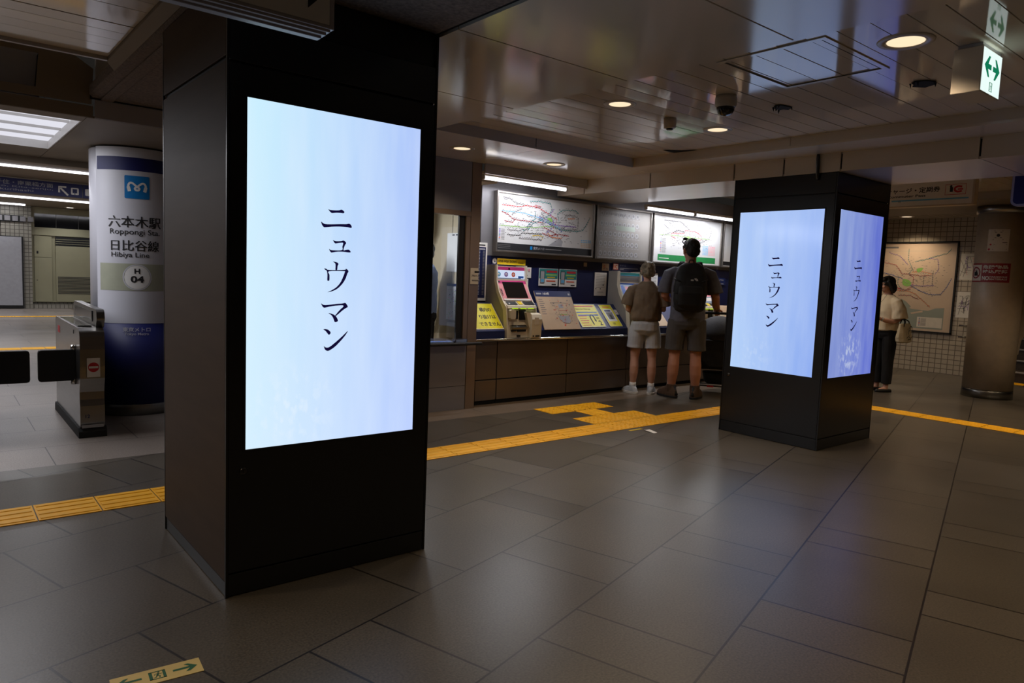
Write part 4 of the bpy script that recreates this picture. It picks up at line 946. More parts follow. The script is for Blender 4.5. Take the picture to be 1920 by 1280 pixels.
FW = frame((0, 6.42, 0), (1, 0, 0), (0, 0, 1))       # ticket wall plane: x = X, y = Z
FC = frame((0, 5.9435, 0), (1, 0, 0), (0, 0, 1))
def deco_office(b, x0, x1, y0, y1, z):
    b.text('ご案内いたします', x0 + .012, y0 + .075, .022, 'ink', z, 'l', .02, .11); b.rect(x0 + .05, x0 + .11, y1 - .05, y1 - .03, 'ink', z); b.rect(x0 + .02, x0 + .12, y0 + .03, y0 + .045, 'ink_grey', z)
paper_on('notice_sign', 'small beige notice on the metal corner post beside the office window', 'sign', FC, 4.30, 4.40, 1.30, 1.465, 'paper', deco_office)

# ================================================================== TICKET COUNTER
t = thing('ticket_counter', 'long steel counter top with a bright rounded edge under the ticket machines', 'counter', (7.0, 6.2, .69))
b = MB('counter_top'); b.prism([(4.44, 5.995), (10.6, 5.995), (10.6, 6.419), (4.71, 6.419), (4.44, 6.035)], .695, .72, 'z'); b.build('worktop', t)
b = MB('chrome'); b.tube([(4.44, 5.993, .708), (10.6, 5.993, .708)], .013, n=12); b.build('front_edge', t)
px = [4.482, 4.775, 5.83, 6.88, 7.93, 8.98, 10.03]
lab = ['narrow metal cabinet front at the left end of the ticket counter', 'metal cabinet front below the first ticket machine', 'metal cabinet front below the yellow notices', 'metal cabinet front behind the legs of the woman and the man', 'metal cabinet front behind the stroller', 'metal cabinet front hidden behind the far pillar']
for i in range(6):
    x0, x1 = px[i], px[i + 1]
    t = thing('counter_cabinet', lab[i], 'cabinet', ((x0 + x1) / 2, 6.1, 0))
    b = MB('cabinet_panel'); b.box(x0 + .006, x1 - .006, 6.05, 6.065, .275, .688); b.build('upper_panel', t, .003)
    b = MB('cabinet_panel'); b.box(x0 + .006, x1 - .006, 6.045, 6.062, .045, .265); b.build('lower_panel', t, .003)
    b = MB('gap_black'); b.box(x0 + .001, x1 - .001, 6.068, 6.10, 0, .69); b.box(x0 + .006, x1 - .006, 6.06, 6.068, 0, .04); b.build('carcass', t)

# sloped navy consoles between the machines
SL = Vector((0, .27, .29)).normalized(); SY, SZ = 6.03, .80
def console(x0, x1, label):
    b = MB('navy'); b.prism([(6.03, .7205), (6.03, .80), (6.30, 1.09), (6.415, 1.09), (6.415, .7205)], x0, x1, 'x'); return tag(b.build('sloped_console', None, .004), label, 'console')
b = MB('navy'); pf = [(6.03, .7205), (6.03, .80), (6.30, 1.09), (6.415, 1.09), (6.415, .7205)]; sl = lambda y: 4.405 + (y - 6.0) * .7024 + .012
b.loft([[(sl(y), y, z) for y, z in pf], [(4.855, y, z) for y, z in pf]], smooth=False); tag(b.build('sloped_console', None, .003), 'navy sloped console left of the first ticket machine, under a yellow notice', 'console')
console(5.325, 6.852, 'long navy sloped console between the first two ticket machines')
console(7.325, 8.352, 'navy sloped console behind the man with the backpack')
def slope(x): return frame((x, SY, SZ), (1, 0, 0), tuple(SL))
def yel_a(b, x0, x1, y0, y1, z):
    [(b.text('構内の', x1 - .055 + d, y1 - .115, .058, 'ink', z + d * .1, 'r', 0, .155), b.text('り抜けは', x1 - .035 + d, y1 - .215, .058, 'ink', z + d * .1, 'r', 0, .22), b.text('できません', x1 - .02 + d, y1 - .315, .056, 'ink', z + d * .1, 'r', 0, .275)) for d in (0, .002, .004)]
b = MB('yellow'); b.M = slope(4.47); b.prism([(-.010, .03), (.375, .03), (.375, .38), (.155, .38)], .0005, .006, 'z'); b.prism([(-.016, .022), (.381, .022), (.381, .03), (-.010, .03)], .0005, .007, 'z', 'white'); b.prism([(.375, .03), (.381, .03), (.381, .386), (.375, .386)], .0005, .007, 'z', 'white'); yel_a(b, 0, .38, .03, .38, .0068); tag(b.build('notice_board'), 'yellow notice reading 構内の通り抜けはできません, left of the first ticket machine', 'notice')
def yel_b(b, x0, x1, y0, y1, z):
    b.rect(x0 + .02, x1 - .03, y1 - .035, y1 - .015, 'orange_red', z); b.text('This is the Hibiya Line', x0 + .05, y1 - .085, .028, 'ink', z, 'l', .01, .25)
    for k in range(2): b.rect(x0 + .03, x1 - .02, y1 - .13 - .045 * k, y1 - .112 - .045 * k, 'blue', z)
    for k in range(5): b.rect(x0 + .03, x0 + .17 - .02 * (k % 2), y0 + .02 + .035 * k, y0 + .03 + .035 * k, 'orange_red', z)
    b.stroke(curve([(x0 + .22, y0 + .03), (x0 + .22, y0 + .14), (x0 + .235, y0 + .17), (x0 + .255, y0 + .18), (x0 + .275, y0 + .17), (x0 + .285, y0 + .14), (x0 + .285, y0 + .10)]), .020, 'ink', z)
    fill(b, [(x0 + .265, y0 + .105), (x0 + .305, y0 + .105), (x0 + .285, y0 + .07)], 'ink', z)
    b.text('2', x0 + .325, y0 + .02, .075, 'ink', z, 'l', .02); b.text('出口', x0 + .32, y0 + .165, .035, 'ink', z, 'l', .01, .06); b.text('EXIT', x0 + .32, y0 + .115, .03, 'ink', z, 'l', .01, .05)
paper_on('notice_board', 'wide yellow notice with a black U-turn arrow and the number 2', 'notice', slope(6.065), 0, .405, .03, .375, 'yellow', yel_b, .006, ('white', .006))
def yel_c(b, x0, x1, y0, y1, z):
    b.rect(x0 + .03, x1 - .03, y0 + .08, y1 - .07, 'white', z); b.rect(x0 + .045, x1 - .06, y1 - .11, y1 - .085, 'navy', z + .0005); fill(b, [(x0 + .055, y0 + .11), (x1 - .06, y0 + .11), (x1 - .045, y1 - .12), (x0 + .05, y1 - .12)], 'ink_grey', z + .0005)
    b.rect(x0 + .09, x0 + .13, y0 + .11, y1 - .16, 'ink', z + .001); b.rect(x0 + .05, x1 - .05, y1 - .045, y1 - .03, 'orange', z); b.text('方面', x0 + .07, y0 + .03, .03, 'ink', z, 'l', 0, .05)
paper_on('notice_board', 'narrow yellow notice with a photo of a machine, right of the U-turn notice', 'notice', slope(6.555), 0, .215, .03, .375, 'yellow', yel_c, .006, ('white', .004))
paper_on('small_card', 'small white card on the console beside the narrow yellow notice', 'card', slope(6.79), .0, .05, .22, .30, 'white', lambda b, x0, x1, y0, y1, z: b.rect(x0 + .01, x0 + .03, y0 + .03, y0 + .04, 'red', z), .003)
# leaning station plan
LB = frame((5.425, 6.022, .80), (1, 0, 0), (0, .225, .44))
def plan(b, x0, x1, y0, y1, z):
    b.rect(x0, x1, y1 - .075, y1, 'navy', z); b.text('六本木駅', x0 + .12, y1 - .055, .034, 'white', z + .0006, 'l', .02, .10); b.rect(x0 + .02, x0 + .10, y1 - .048, y1 - .028, 'light_grey', z + .0006); b.rect(x1 - .05, x1 - .02, y1 - .055, y1 - .03, 'light_grey', z + .0006)
    for k in range(8): b.rect(x0 + .03, x0 + .03 + .06 + .01 * (k % 3), y1 - .115 - .026 * k, y1 - .108 - .026 * k, 'ink_grey', z)
    c = lambda u, v: (x0 + .20 + u, y0 + v)
    P = [c(.02, .34), c(.02, .30), c(.06, .30), c(.06, .26), c(.10, .26), c(.10, .20), c(.06, .18), c(.09, .12), c(.13, .08), c(.22, .07), c(.26, .10), c(.27, .17), c(.23, .19), c(.22, .26), c(.25, .27), c(.25, .33), c(.20, .335)]
    b.stroke(P + [P[0]], .004, 'ink_grey', z + .0006)
    fill(b, [c(.07, .17), c(.24, .17), c(.25, .10), c(.21, .075), c(.12, .085)], 'light_grey', z); b.rect(*[c(.12, .27)[0], c(.19, .27)[0], c(.12, .27)[1], c(.12, .32)[1]], 'light_grey', z); b.stroke([c(.10, .235), c(.22, .235)], .003, 'red', z + .0006); b.stroke([c(.10, .19), c(.22, .19)], .008, 'park_green', z + .0006)
    b.stroke([c(.15, .05), c(.18, .15)], .004, 'red', z + .0007); b.disc(*c(.14, .05), .012, 'orange_red', z + .0007)
    scribble(b, x0 + .18, x1 - .02, y0 + .05, y1 - .09, z + .0004, 7, 60, ('ink_grey', 'ink_grey', 'orange_red'))
paper_on('station_plan_board', 'leaning beige station plan board with a blue heading, right of the first ticket machine', 'map', LB, 0, .575, 0, .49, 'board_beige', plan, .012)
paper_on('map_sheet', 'plain cream sheet leaning on the console between the woman and the man', 'sheet', slope(7.40), 0, .30, .02, .33, 'board_beige', None, .006)

# ticket machines (local x 0..W, placed along the wall)
def ticket_machine(x0, kind, label):
    W = .44; t = thing('ticket_machine', label, 'ticket machine', (x0 + W / 2, 6.2, .7205)); X = lambda a: x0 + a
    prof = [(6.415, .7215), (6.415, 1.50), (6.26, 1.505), (6.245, 1.34), (6.20, 1.24), (6.12, 1.13), (6.085, 1.09), (6.06, 1.065), (6.045, 1.03), (6.035, .90), (6.02, .86), (6.015, .7215)]
    b = MB('machine_cream'); b.prism(prof, X(.012), X(W - .012), 'x'); b.build('body', t)
    for a in (0, W - .014):
        b = MB('machine_cream'); b.prism([(6.415, .7215), (6.415, 1.515), (6.235, 1.52), (6.225, 1.34), (6.18, 1.23), (6.10, 1.12), (6.04, 1.06), (6.02, .90), (6.0, .7215)], X(a), X(a + .014), 'x', 'machine_grey'); b.prism([(6.26, 1.515), (6.228, 1.52), (6.218, 1.34), (6.173, 1.23), (6.093, 1.12), (6.033, 1.06), (6.013, .90), (5.993, .7215), (6.05, .7215), (6.07, .90), (6.09, 1.03), (6.14, 1.10), (6.215, 1.215), (6.26, 1.34)], X(a) - .001, X(a + .015), 'x'); b.build('side_panel', t)  # grey rear of the side panel paints in its shadow, front strip stays cream
    FH = frame((x0, 6.2505, 1.35), (1, 0, 0), (0, .012, .155)); 
    b = MB('magenta'); b.M = FH
    if kind == 1:
        b.rect(.016, W - .016, -.035, .15, 'magenta', .004); b.rect(.016, W - .016, .015, .112, 'header_screen', .006)
        for k, m in enumerate(('sky_blue', 'purple', 'orange_red')): b.disc(.05 + .105 * k, .064, .027, m, .0068); b.disc(.05 + .105 * k, .064, .014, 'white', .0072); b.rect(.04 + .105 * k, .06 + .105 * k, .055, .062, m, .0076)
        b.rect(.02, .37, .017, .025, 'navy', .0068); b.rect(.33, .41, .026, .05, 'blue', .0068); b.disc(.20, .128, .012, 'chrome', .007)
    else:
        b.rect(.016, W - .016, -.035, .15, 'teal', .004); b.rect(.016, W - .016, .035, .112, 'machine_grey', .006); b.rect(.05, .40, .055, .085, 'ink_grey', .007); b.rect(.016, W - .016, .112, .118, 'sky_blue', .007); b.rect(.016, W - .016, -.03, .015, 'blue', .006)
    b.build('header', t)
    FS = frame((x0, 6.118, 1.132), (1, 0, 0), (0, .127, .208)); L = .243
    b = MB('pink'); b.M = FS
    b.rect(.016, W - .016, -.01, L + .0, 'pink' if kind == 1 else 'ticket_screen', .014)
    if kind == 1:
        b.rect(.016, W - .016, L - .04, L, 'magenta', .0146); b.rect(.03, W - .03, -.01, .012, 'white', .0146)
        fill(b, [(.075, .02), (W - .055, .02), (W - .06, L - .02), (.075, L - .02)], 'screen_off', .017)
        for k in range(5): b.rect(.022, .040, .05 + .018 * k, .062 + .018 * k, 'ink', .0152)
        b.rect(.02, .05, L - .03, L - .01, 'ink', .0152)
    else:
        fill(b, [(.02, .08), (.09, .02), (.08, L - .01), (.02, L - .01)], 'blue', .0150); b.rect(.10, W - .05, .09, L - .03, 'pink', .015); b.rect(.12, W - .08, .13, .15, 'yellow', .0155); b.rect(.03, .12, .03, .08, 'magenta', .0155)
        b.rect(.12, W - .06, .02, .07, 'white', .0152)
    b.build('touch_screen', t)
    b = MB('machine_cream'); b.prism([(6.11, 1.125), (6.03, 1.075), (6.02, 1.045), (6.10, 1.035)], X(.014), X(W - .014), 'x')
    b.build('button_console', t, .004)
    FB = frame((x0, 6.028, 1.077), (1, 0, 0), (0, .08, .05)); b = MB('black'); b.M = FB
    b.rect(.03, .17, .015, .075, 'black', .003); b.rect(.27, .42, .015, .075, 'black', .003); b.rect(.19, .25, .02, .08, 'deep_yellow', .003); b.disc(.06, .035, .010, 'white', .004)
    b.build('buttons', t)
    b = MB('led_green')
    for a in (.07, .19, .30): b.box(X(a), X(a + .085), 6.012, 6.019, 1.042, 1.052)
    b.build('light_bar', t)
    b = MB('black'); b.box(X(.10), X(.16), 6.018, 6.05, .93, 1.02); b.box(X(.19), X(.27), 6.018, 6.05, .92, 1.03); b.box(X(.07), X(.13), 6.0, 6.03, .79, .86); b.box(X(.15), X(.27), 6.0, 6.03, .79, .86)
    b.box(X(.15), X(.19), 5.998, 6.02, .735, .752); b.build('slots', t)
    b = MB('machine_cream'); b.prism(rrect(X(.03), X(.105), .93, 1.035, .02), 5.985, 6.04, 'y'); b.prism([(6.02, .80), (5.99, .82), (5.985, .84), (6.03, .87)], X(.06), X(.28), 'x', 'steel'); b.build('card_slot', t, .004)
    b = MB('machine_cream'); b.prism([(6.03, .7225), (5.955, .7225), (5.945, .93), (5.965, .985), (6.03, 1.0)], X(.31), X(W + .015), 'x'); b.prism([(X(.245), 1.01), (X(.31), 1.0), (X(.31), .82), (X(.29), .86)], 5.98, 6.03, 'y')
    cb = b.build('coin_return', t, .008, 3)
    b = MB('paper'); b.box(X(.345), X(.405), 5.944, 5.9475, .87, .95, 'paper'); b.build('coin_label', cb)
    for a, c in ((.33, .35), (.37, .43)): b = MB('black'); b.box(X(a), X(c), 5.950, 5.953, .735, .75); b.build('port', cb)
    return t
ticket_machine(4.862, 1, 'ticket machine with a pink surround and a black screen, under the one-way ticket sign')
ticket_machine(6.862, 2, 'ticket machine with a blue header, in front of the woman in the brown shirt')
ticket_machine(8.362, 2, 'ticket machine in front of the man, next to the far pillar')
b = MB('board_beige'); b.prism([(6.02, .7215), (6.02, .93), (6.12, 1.08), (6.415, 1.08), (6.415, .7215)], 8.84, 9.4, 'x'); tag(b.build('coin_box', None, .006), 'beige metal box on the counter beside the far pillar, behind the stroller', 'box')

# signs and sheets on the navy wall
def one_way(b, x0, x1, y0, y1, z):
    b.rect(x0 + .075, x1 - .005, y0 + .006, y1 - .006, 'deep_yellow', z); b.disc(x0 + .038, (y0 + y1) / 2, .032, 'white', z); b.ring(x0 + .038, (y0 + y1) / 2, .026, .029, 'navy', z + .0005)
    b.stroke([(x0 + .038, y0 + .06), (x0 + .038, y0 + .03)], .006, 'navy', z + .0005); b.stroke([(x0 + .025, y0 + .042), (x0 + .038, y0 + .028), (x0 + .051, y0 + .042)], .006, 'navy', z + .0005)
    b.text('one-way ticket', x0 + .09, y0 + .020, .048, 'ink', z + .0005, 'l', .012, .27); b.text('Ueno', x0 + .385, y0 + .022, .022, 'ink', z + .0005, 'l', 0, .08)
paper_on('machine_sign', 'yellow and navy one-way ticket sign above the first ticket machine', 'sign', FW, 4.932, 5.435, 1.52, 1.60, 'navy_dark', one_way, .012)
def icons(b, x0, x1, y0, y1, z):
    for k in range(4): b.rect(x0 + .02 + .042 * k, x0 + .05 + .042 * k, y1 - .045, y1 - .015, 'pink' if k % 2 else 'light_grey', z); b.rect(x0 + .03 + .042 * k, x0 + .04 + .042 * k, y1 - .055, y1 - .04, 'ink', z + .0005)
    b.rect(x0 + .02, x0 + .08, y0 + .02, y0 + .035, 'navy', z); b.disc(x0 + .11, y0 + .035, .009, 'red', z); scribble(b, x0 + .01, x1 - .01, y0 + .01, y0 + .06, z, 4, 12, ('ink_grey',))
paper_on('notice_sheet', 'white sheet with small pictograms, upper one right of the first ticket machine', 'notice', FW, 5.335, 5.532, 1.385, 1.507, 'white', icons, .003)
paper_on('notice_sheet', 'small white square sheet under the pictogram sheet', 'notice', FW, 5.38, 5.49, 1.275, 1.372, 'white', lambda b, x0, x1, y0, y1, z: b.rect(x0 + .02, x0 + .09, y0 + .07, y0 + .078, 'ink_grey', z), .003)
def tealp(b, x0, x1, y0, y1, z):
    m = y0 + (y1 - y0) * .42
    b.rect(x0 + .005, x1 - .005, m, y1 - .005, 'teal', z); b.rect(x0 + .12, x1 - .02, y1 - .05, y1 - .025, 'red', z + .0005); b.rect(x0 + .11, x1 - .02, y1 - .085, y1 - .065, 'park_green', z + .0005); b.rect(x0 + .13, x1 - .05, m + .01, m + .022, 'deep_yellow', z + .0005)
    b.prism([(x0 + .02, y0 + .03), (x0 + .09, y0 + .03), (x0 + .09, y1 - .03), (x0 + .02, y1 - .03)], z + .0004, z + .0008, 'z', 'ink'); b.rect(x0 + .026, x0 + .084, y0 + .036, y1 - .036, 'light_grey', z + .0012); b.rect(x0 + .03, x0 + .08, y0 + .045, y0 + .08, 'sky_blue', z + .0016)
    b.rect(x0 + .12, x1 - .04, m - .035, m - .022, 'orange_red', z + .0005); b.rect(x1 - .10, x1 - .03, y0 + .012, y0 + .026, 'ink', z + .0005)
paper_on('poster', 'left one of two small teal and white posters on the navy wall', 'poster', FW, 5.655, 5.965, 1.297, 1.507, 'white', tealp, .004)
paper_on('poster', 'right one of two small teal and white posters on the navy wall', 'poster', FW, 5.99, 6.285, 1.293, 1.508, 'white', tealp, .004)
def notice2(b, x0, x1, y0, y1, z):
    for k in range(9): b.rect(x0 + .025, x1 - .03, y1 - .035 - .02 * k, y1 - .030 - .02 * k, 'ink_grey', z)
    b.disc(x0 + .03, y0 + .09, .008, 'ink', z); b.disc(x0 + .11, y0 + .09, .008, 'ink', z); b.disc(x1 - .06, y1 - .16, .010, 'ink', z); b.rect(x0 + .06, x1 - .05, y0 + .045, y0 + .05, 'ink_grey', z)
paper_on('notice_sheet', 'tall white sheet of text on the navy wall, left of the second ticket machine', 'notice', FW, 6.61, 6.83, 1.19, 1.49, 'paper', notice2, .003)
paper_on('notice_sheet', 'small beige sheet above the tall white sheet, beside the orange ticket sign', 'notice', FW, 6.735, 6.865, 1.515, 1.61, 'board_beige', lambda b, x0, x1, y0, y1, z: scribble(b, x0, x1, y0, y1, z, 9, 12, ('orange_red', 'ink_grey')), .003)
paper_on('wall_clip', 'tiny beige hook plate on the navy wall under the first route map', 'hook', FW, 6.40, 6.455, 1.555, 1.605, 'board_beige', None, .006)
def icsign(b, x0, x1, y0, y1, z):
    b.rect(x0 + .015, x0 + .11, y0 + .012, y1 - .01, 'orange_red', z); b.rect(x0 + .022, x0 + .103, y0 + .018, y1 - .016, 'paper', z + .0004); b.rect(x0 + .035, x0 + .048, y0 + .025, y1 - .025, 'orange_red', z + .0008); b.ring(x0 + .075, (y0 + y1) / 2, .012, .024, 'orange_red', z + .0008, 20, .7, 2 * PI - .7)
    b.text('チャージ', x0 + .14, y1 - .045, .026, 'light_grey', z, 'l', 0, .12); b.rect(x0 + .14, x1 - .03, y0 + .03, y0 + .038, 'light_grey', z); b.rect(x0 + .14, x0 + .22, y0 + .014, y0 + .022, 'light_grey', z)
paper_on('machine_sign', 'navy sign with an orange IC mark above the second ticket machine', 'sign', FW, 6.92, 7.45, 1.525, 1.625, 'navy_dark', icsign, .012)
paper_on('notice_sheet', 'white sheet on the navy wall between the heads of the woman and the man', 'notice', FW, 7.62, 7.86, 1.31, 1.515, 'white', notice2, .003)
def hib(b, x0, x1, y0, y1, z):
    b.text('Hibiya Line Tickets', x0 + .02, y1 - .045, .028, 'light_grey', z, 'l', .01, .22); b.rect(x0 + .06, x1 - .04, y0 + .014, y0 + .022, 'light_grey', z); b.rect(x0 + .02, x0 + .10, y0 + .034, y0 + .044, 'light_grey', z)
paper_on('machine_sign', 'navy sign with pale lettering next to the far pillar', 'sign', FW, 9.17, 9.46, 1.39, 1.495, 'navy', hib, .010)
paper_on('small_card', 'pale card left of the navy sign next to the far pillar', 'card', FW, 9.06, 9.16, 1.385, 1.49, 'board_beige', lambda b, x0, x1, y0, y1, z: b.ring((x0 + x1) / 2, (y0 + y1) / 2, .02, .028, 'light_grey', z), .008)
def fare(b, x0, x1, y0, y1, z):
    b.rect(x0 + .002, x1 - .02, y0 + .03, y1 - .05, 'navy_dark', z); b.rect(x0 + .01, x1 - .03, y1 - .035, y1 - .022, 'ink', z)
    for k in range(30): b.rect(x0 + .02, x0 + .055, y1 - .10 - .0165 * k, y1 - .0925 - .0165 * k, 'light_grey', z + .0006); b.rect(x1 - .06, x1 - .035, y1 - .10 - .0165 * k, y1 - .0925 - .0165 * k, 'ink_grey', z + .0006)
    b.rect(x0 + .01, x1 - .03, y1 - .08, y1 - .065, 'light_grey', z + .0006)
paper_on('fare_table', 'tall navy fare table with a white frame beside the metal corner post', 'fare table', FW, 4.705, 4.859, 1.11, 1.757, 'white', fare, .014)

# framed route maps
def net(b, x0, x1, y0, y1, z, seed, cols, lines, dark=.5, labels=230, park=None, band=None, wd=.010):
    W = x1 - x0; H = y1 - y0; q = lambda p: (x0 + p[0] * W, y0 + p[1] * H); r_ = random.Random(seed)
    if park: b.M = b.M; fill(b, smooth_poly([q((park[0] + a * .035, park[1] + c_ * .055)) for a, c_ in ((-1, -.6), (.2, -1), (1, -.2), (.7, .9), (-.5, 1))], 3), 'park_green', z)
    for i, (c, P) in enumerate(lines):
        Q = [q(p) for p in P]; b.stroke(Q, wd, c, z + .0003 + .00003 * i)
        for k in range(len(Q) - 1):
            a, d = Vector(Q[k]), Vector(Q[k + 1]); n = max(1, int((d - a).length / (.034)))
            for j in range(n):
                p = a.lerp(d, (j + .5) / n); b.disc(p.x, p.y, .0058, 'ink_grey', z + .0012, 6); b.disc(p.x, p.y, .0034, 'white', z + .0016, 6)
                s_ = r_.choice((-1, 1)); b.rect(p.x - .010, p.x + .010, p.y + s_ * .015 - .0028, p.y + s_ * .015 + .0028, 'ink_grey', z + .0014)
def names(b, x0, x1, y0, y1, z, seed, n, m='ink_grey'):
    r_ = random.Random(seed)
    for k in range(n):
        cx = (x0 + x1) / 2 + r_.gauss(0, .22) * (x1 - x0); cy = (y0 + y1) / 2 + r_.gauss(0, .22) * (y1 - y0)
        if x0 < cx < x1 - .04 and y0 < cy < y1 - .01: b.rect(cx, cx + r_.uniform(.012, .034), cy, cy + .0055, m, z)
def wavy(i, n=9):
    r_ = random.Random(i); return [(k / (n - 1), r_.uniform(.3, .7)) for k in range(n)]
LINES1 = [('red', [(.02, .80), (.20, .80), (.26, .84), (.34, .84), (.40, .82), (.50, .72), (.60, .62), (.58, .50), (.56, .42)]), ('red', [(.35, .86), (.42, .86)]),
 ('brick_red', [(.02, .66), (.08, .62), (.13, .54), (.18, .52), (.44, .52), (.46, .42), (.56, .34), (.62, .26)]), ('brick_red', [(.05, .48), (.13, .46), (.15, .52)]), ('sky_blue', [(.02, .68), (.24, .68), (.34, .64), (.44, .60), (.56, .50), (.68, .40)]), ('blue', [(.40, .58), (.50, .52), (.60, .44), (.66, .36)]),
 ('teal', [(.30, .94), (.40, .96), (.52, .94), (.54, .82), (.50, .68), (.44, .58), (.34, .48), (.30, .36), (.24, .32)]), ('teal', [(.62, .60), (.60, .74), (.66, .84), (.80, .86), (.84, .80)]), ('ink_grey', [(.68, .66), (.70, .74), (.78, .74), (.84, .70), (.84, .46), (.76, .42), (.62, .42)]), ('orange', [(.72, .66), (.80, .68)]),
 ('park_green', [(.00, .38), (.24, .38), (.36, .40), (.46, .44), (.56, .46)]), ('ink_grey', [(.08, .30), (.20, .30), (.24, .34), (.30, .34)]), ('ink', [(.08, .20), (.20, .20), (.23, .26), (.44, .27)]), ('deep_yellow', [(.34, .22), (.40, .24), (.46, .22), (.44, .16)]), ('ink_grey', [(.20, .14), (.44, .15)]),
 ('teal', [(.98, .74), (.94, .58), (.90, .44), (.84, .40), (.66, .40), (.56, .46)]), ('purple', [(.40, .64), (.50, .58), (.58, .50), (.70, .49), (.82, .50)]), ('ink_grey', [(.03, .96), (.10, .94), (.14, .88), (.24, .84)]), ('ink_grey', [(.12, .62), (.18, .72), (.22, .76)]), ('brick_red', [(.44, .30), (.52, .24), (.58, .28), (.64, .30), (.74, .28)]), ('orange', [(.50, .30), (.56, .22), (.66, .22)]), ('teal', [(.36, .72), (.36, .58), (.30, .46), (.28, .40)]), ('ink_grey', [(.42, .74), (.46, .62), (.44, .48)]), ('purple', [(.56, .84), (.52, .70), (.56, .56), (.54, .40), (.48, .30)])]
def legend(b, x0, x1, y0, y1, z, seed=0):
    r_ = random.Random(seed); y = y1
    while y > y0: b.rect(x0, x0 + .02, y - .008, y, r_.choice(('red', 'blue', 'teal', 'orange', 'purple')), z); b.rect(x0 + .03, x1, y - .007, y - .001, 'ink_grey', z); y -= .016
def route_map(x0, x1, z0, z1, label, deco, m='map_paper'):
    t = thing('route_map', label, 'route map', ((x0 + x1) / 2, 6.38, z0)); e = .022
    b = MB('frame_alu')
    b.box(x0, x0 + e, 6.352, 6.415, z0, z1); b.box(x1 - e, x1, 6.352, 6.415, z0, z1); b.box(x0 + e, x1 - e, 6.352, 6.415, z0, z0 + e); b.box(x0 + e, x1 - e, 6.352, 6.415, z1 - e, z1); b.build('frame', t, .003)
    b = MB(m); b.M = frame((0, 6.37, 0), (1, 0, 0), (0, 0, 1)); b.box(x0 + e, x1 - e, z0 + e, z1 - e, -.04, 0)
    deco(b, x0 + e, x1 - e, z0 + e, z1 - e, .0006); b.build('map_print', t)
def deco1(b, x0, x1, y0, y1, z):
    b.rect(x0, x1 - .0, y0, y0 + .085, 'ink_grey', z); b.rect(x0, x1, y0 + .0, y0 + .083, 'ink', z + .0002); b.text('東京メトロ', x0 + .55, y0 + .03, .034, 'light_grey', z + .001, 'l', .02, .17); b.rect(x0 + .50, x0 + .535, y0 + .028, y0 + .066, 'metro_blue', z + .001); b.rect(x0 + .74, x0 + 1.0, y0 + .04, y0 + .05, 'ink_grey', z + .001)
    for k in range(3): b.rect(x0 + .02, x0 + .2, y0 + .025 + .018 * k, y0 + .029 + .018 * k, 'ink_grey', z + .001)
    fill(b, [(x0 + .78, y0 + .09), (x0 + 1.0, y0 + .09), (x0 + 1.02, y0 + .15), (x0 + .96, y0 + .19)], 'light_grey', z)
    net(b, x0 + .03, x1 - .02, y0 + .07, y1 - .02, z + .0004, 11, None, LINES1, park=(.52, .58)); legend(b, x0 + .03, x0 + .11, y0 + .12, y0 + .24, z + .0005, 3); names(b, x0 + .05, x1 - .05, y0 + .13, y1 - .05, z + .0003, 5, 260)
    for k in range(5):
        for j in range(6): b.rect(x1 - .19 + .03 * j, x1 - .17 + .03 * j, y0 + .10 + .02 * k, y0 + .112 + .02 * k, 'board_beige' if k < 3 else 'sky_blue', z + .0006)
route_map(4.935, 6.495, 1.665, 2.345, 'largest framed route map, left one with a dark bottom band, above the first ticket machine', deco1)
def deco2(b, x0, x1, y0, y1, z):
    b.rect(x1 - .16, x1, y0, y1, 'machine_grey', z)
    r_ = random.Random(4)
    for j in range(5):
        y = y1 - .08 - .125 * j; P = []
        for k in range(60): P.append((x0 + .04 + (x1 - x0 - .26) * k / 59, y + .022 * math.sin(k * 1.05) + r_.uniform(-.004, .004)))
        b.stroke(P, .014, 'ink_grey', z + .0004)
        for k in range(9): b.ring(x0 + .08 + .085 * k, y + .008, .020, .031, 'light_grey', z + .0006, 14); b.disc(x0 + .08 + .085 * k, y + .008, .012, 'ink_grey', z + .0007, 10)
        for k in range(14): b.rect(x0 + .05 + .056 * k, x0 + .085 + .056 * k, y - .045, y - .040, 'light_grey', z + .0005)
    b.rect(x0 + .35, x0 + .72, y1 - .27, y1 - .21, 'map_sea', z + .0008)
route_map(6.535, 7.60, 1.660, 2.335, 'framed faded grey diagram with rows of loops, between two coloured route maps', deco2, 'machine_grey')
LINES3 = [('red', [(.24, .60), (.42, .62), (.45, .72), (.62, .70), (.70, .60), (.70, .50), (.60, .30), (.48, .26)]), ('ink_grey', [(.40, .90), (.50, .76), (.52, .60), (.50, .40), (.40, .36)]), ('red', [(.24, .60), (.24, .50), (.30, .46)]), ('park_green', [(.06, .52), (.30, .54), (.55, .52), (.84, .53)]), ('ink_grey', [(.12, .94), (.36, .95), (.42, .88)]), ('ink_grey', [(.12, .82), (.20, .70), (.20, .58), (.10, .50)]),
 ('ink', [(.26, .62), (.34, .70), (.44, .66)]), ('brick_red', [(.66, .60), (.66, .44), (.58, .34)]), ('ink_grey', [(.86, .80), (.84, .62), (.82, .50)]), ('orange', [(.55, .52), (.60, .42), (.62, .30), (.50, .24)]), ('ink_grey', [(.60, .40), (.72, .40), (.80, .52)]), ('brick_red', [(.48, .34), (.56, .30), (.64, .38)])]
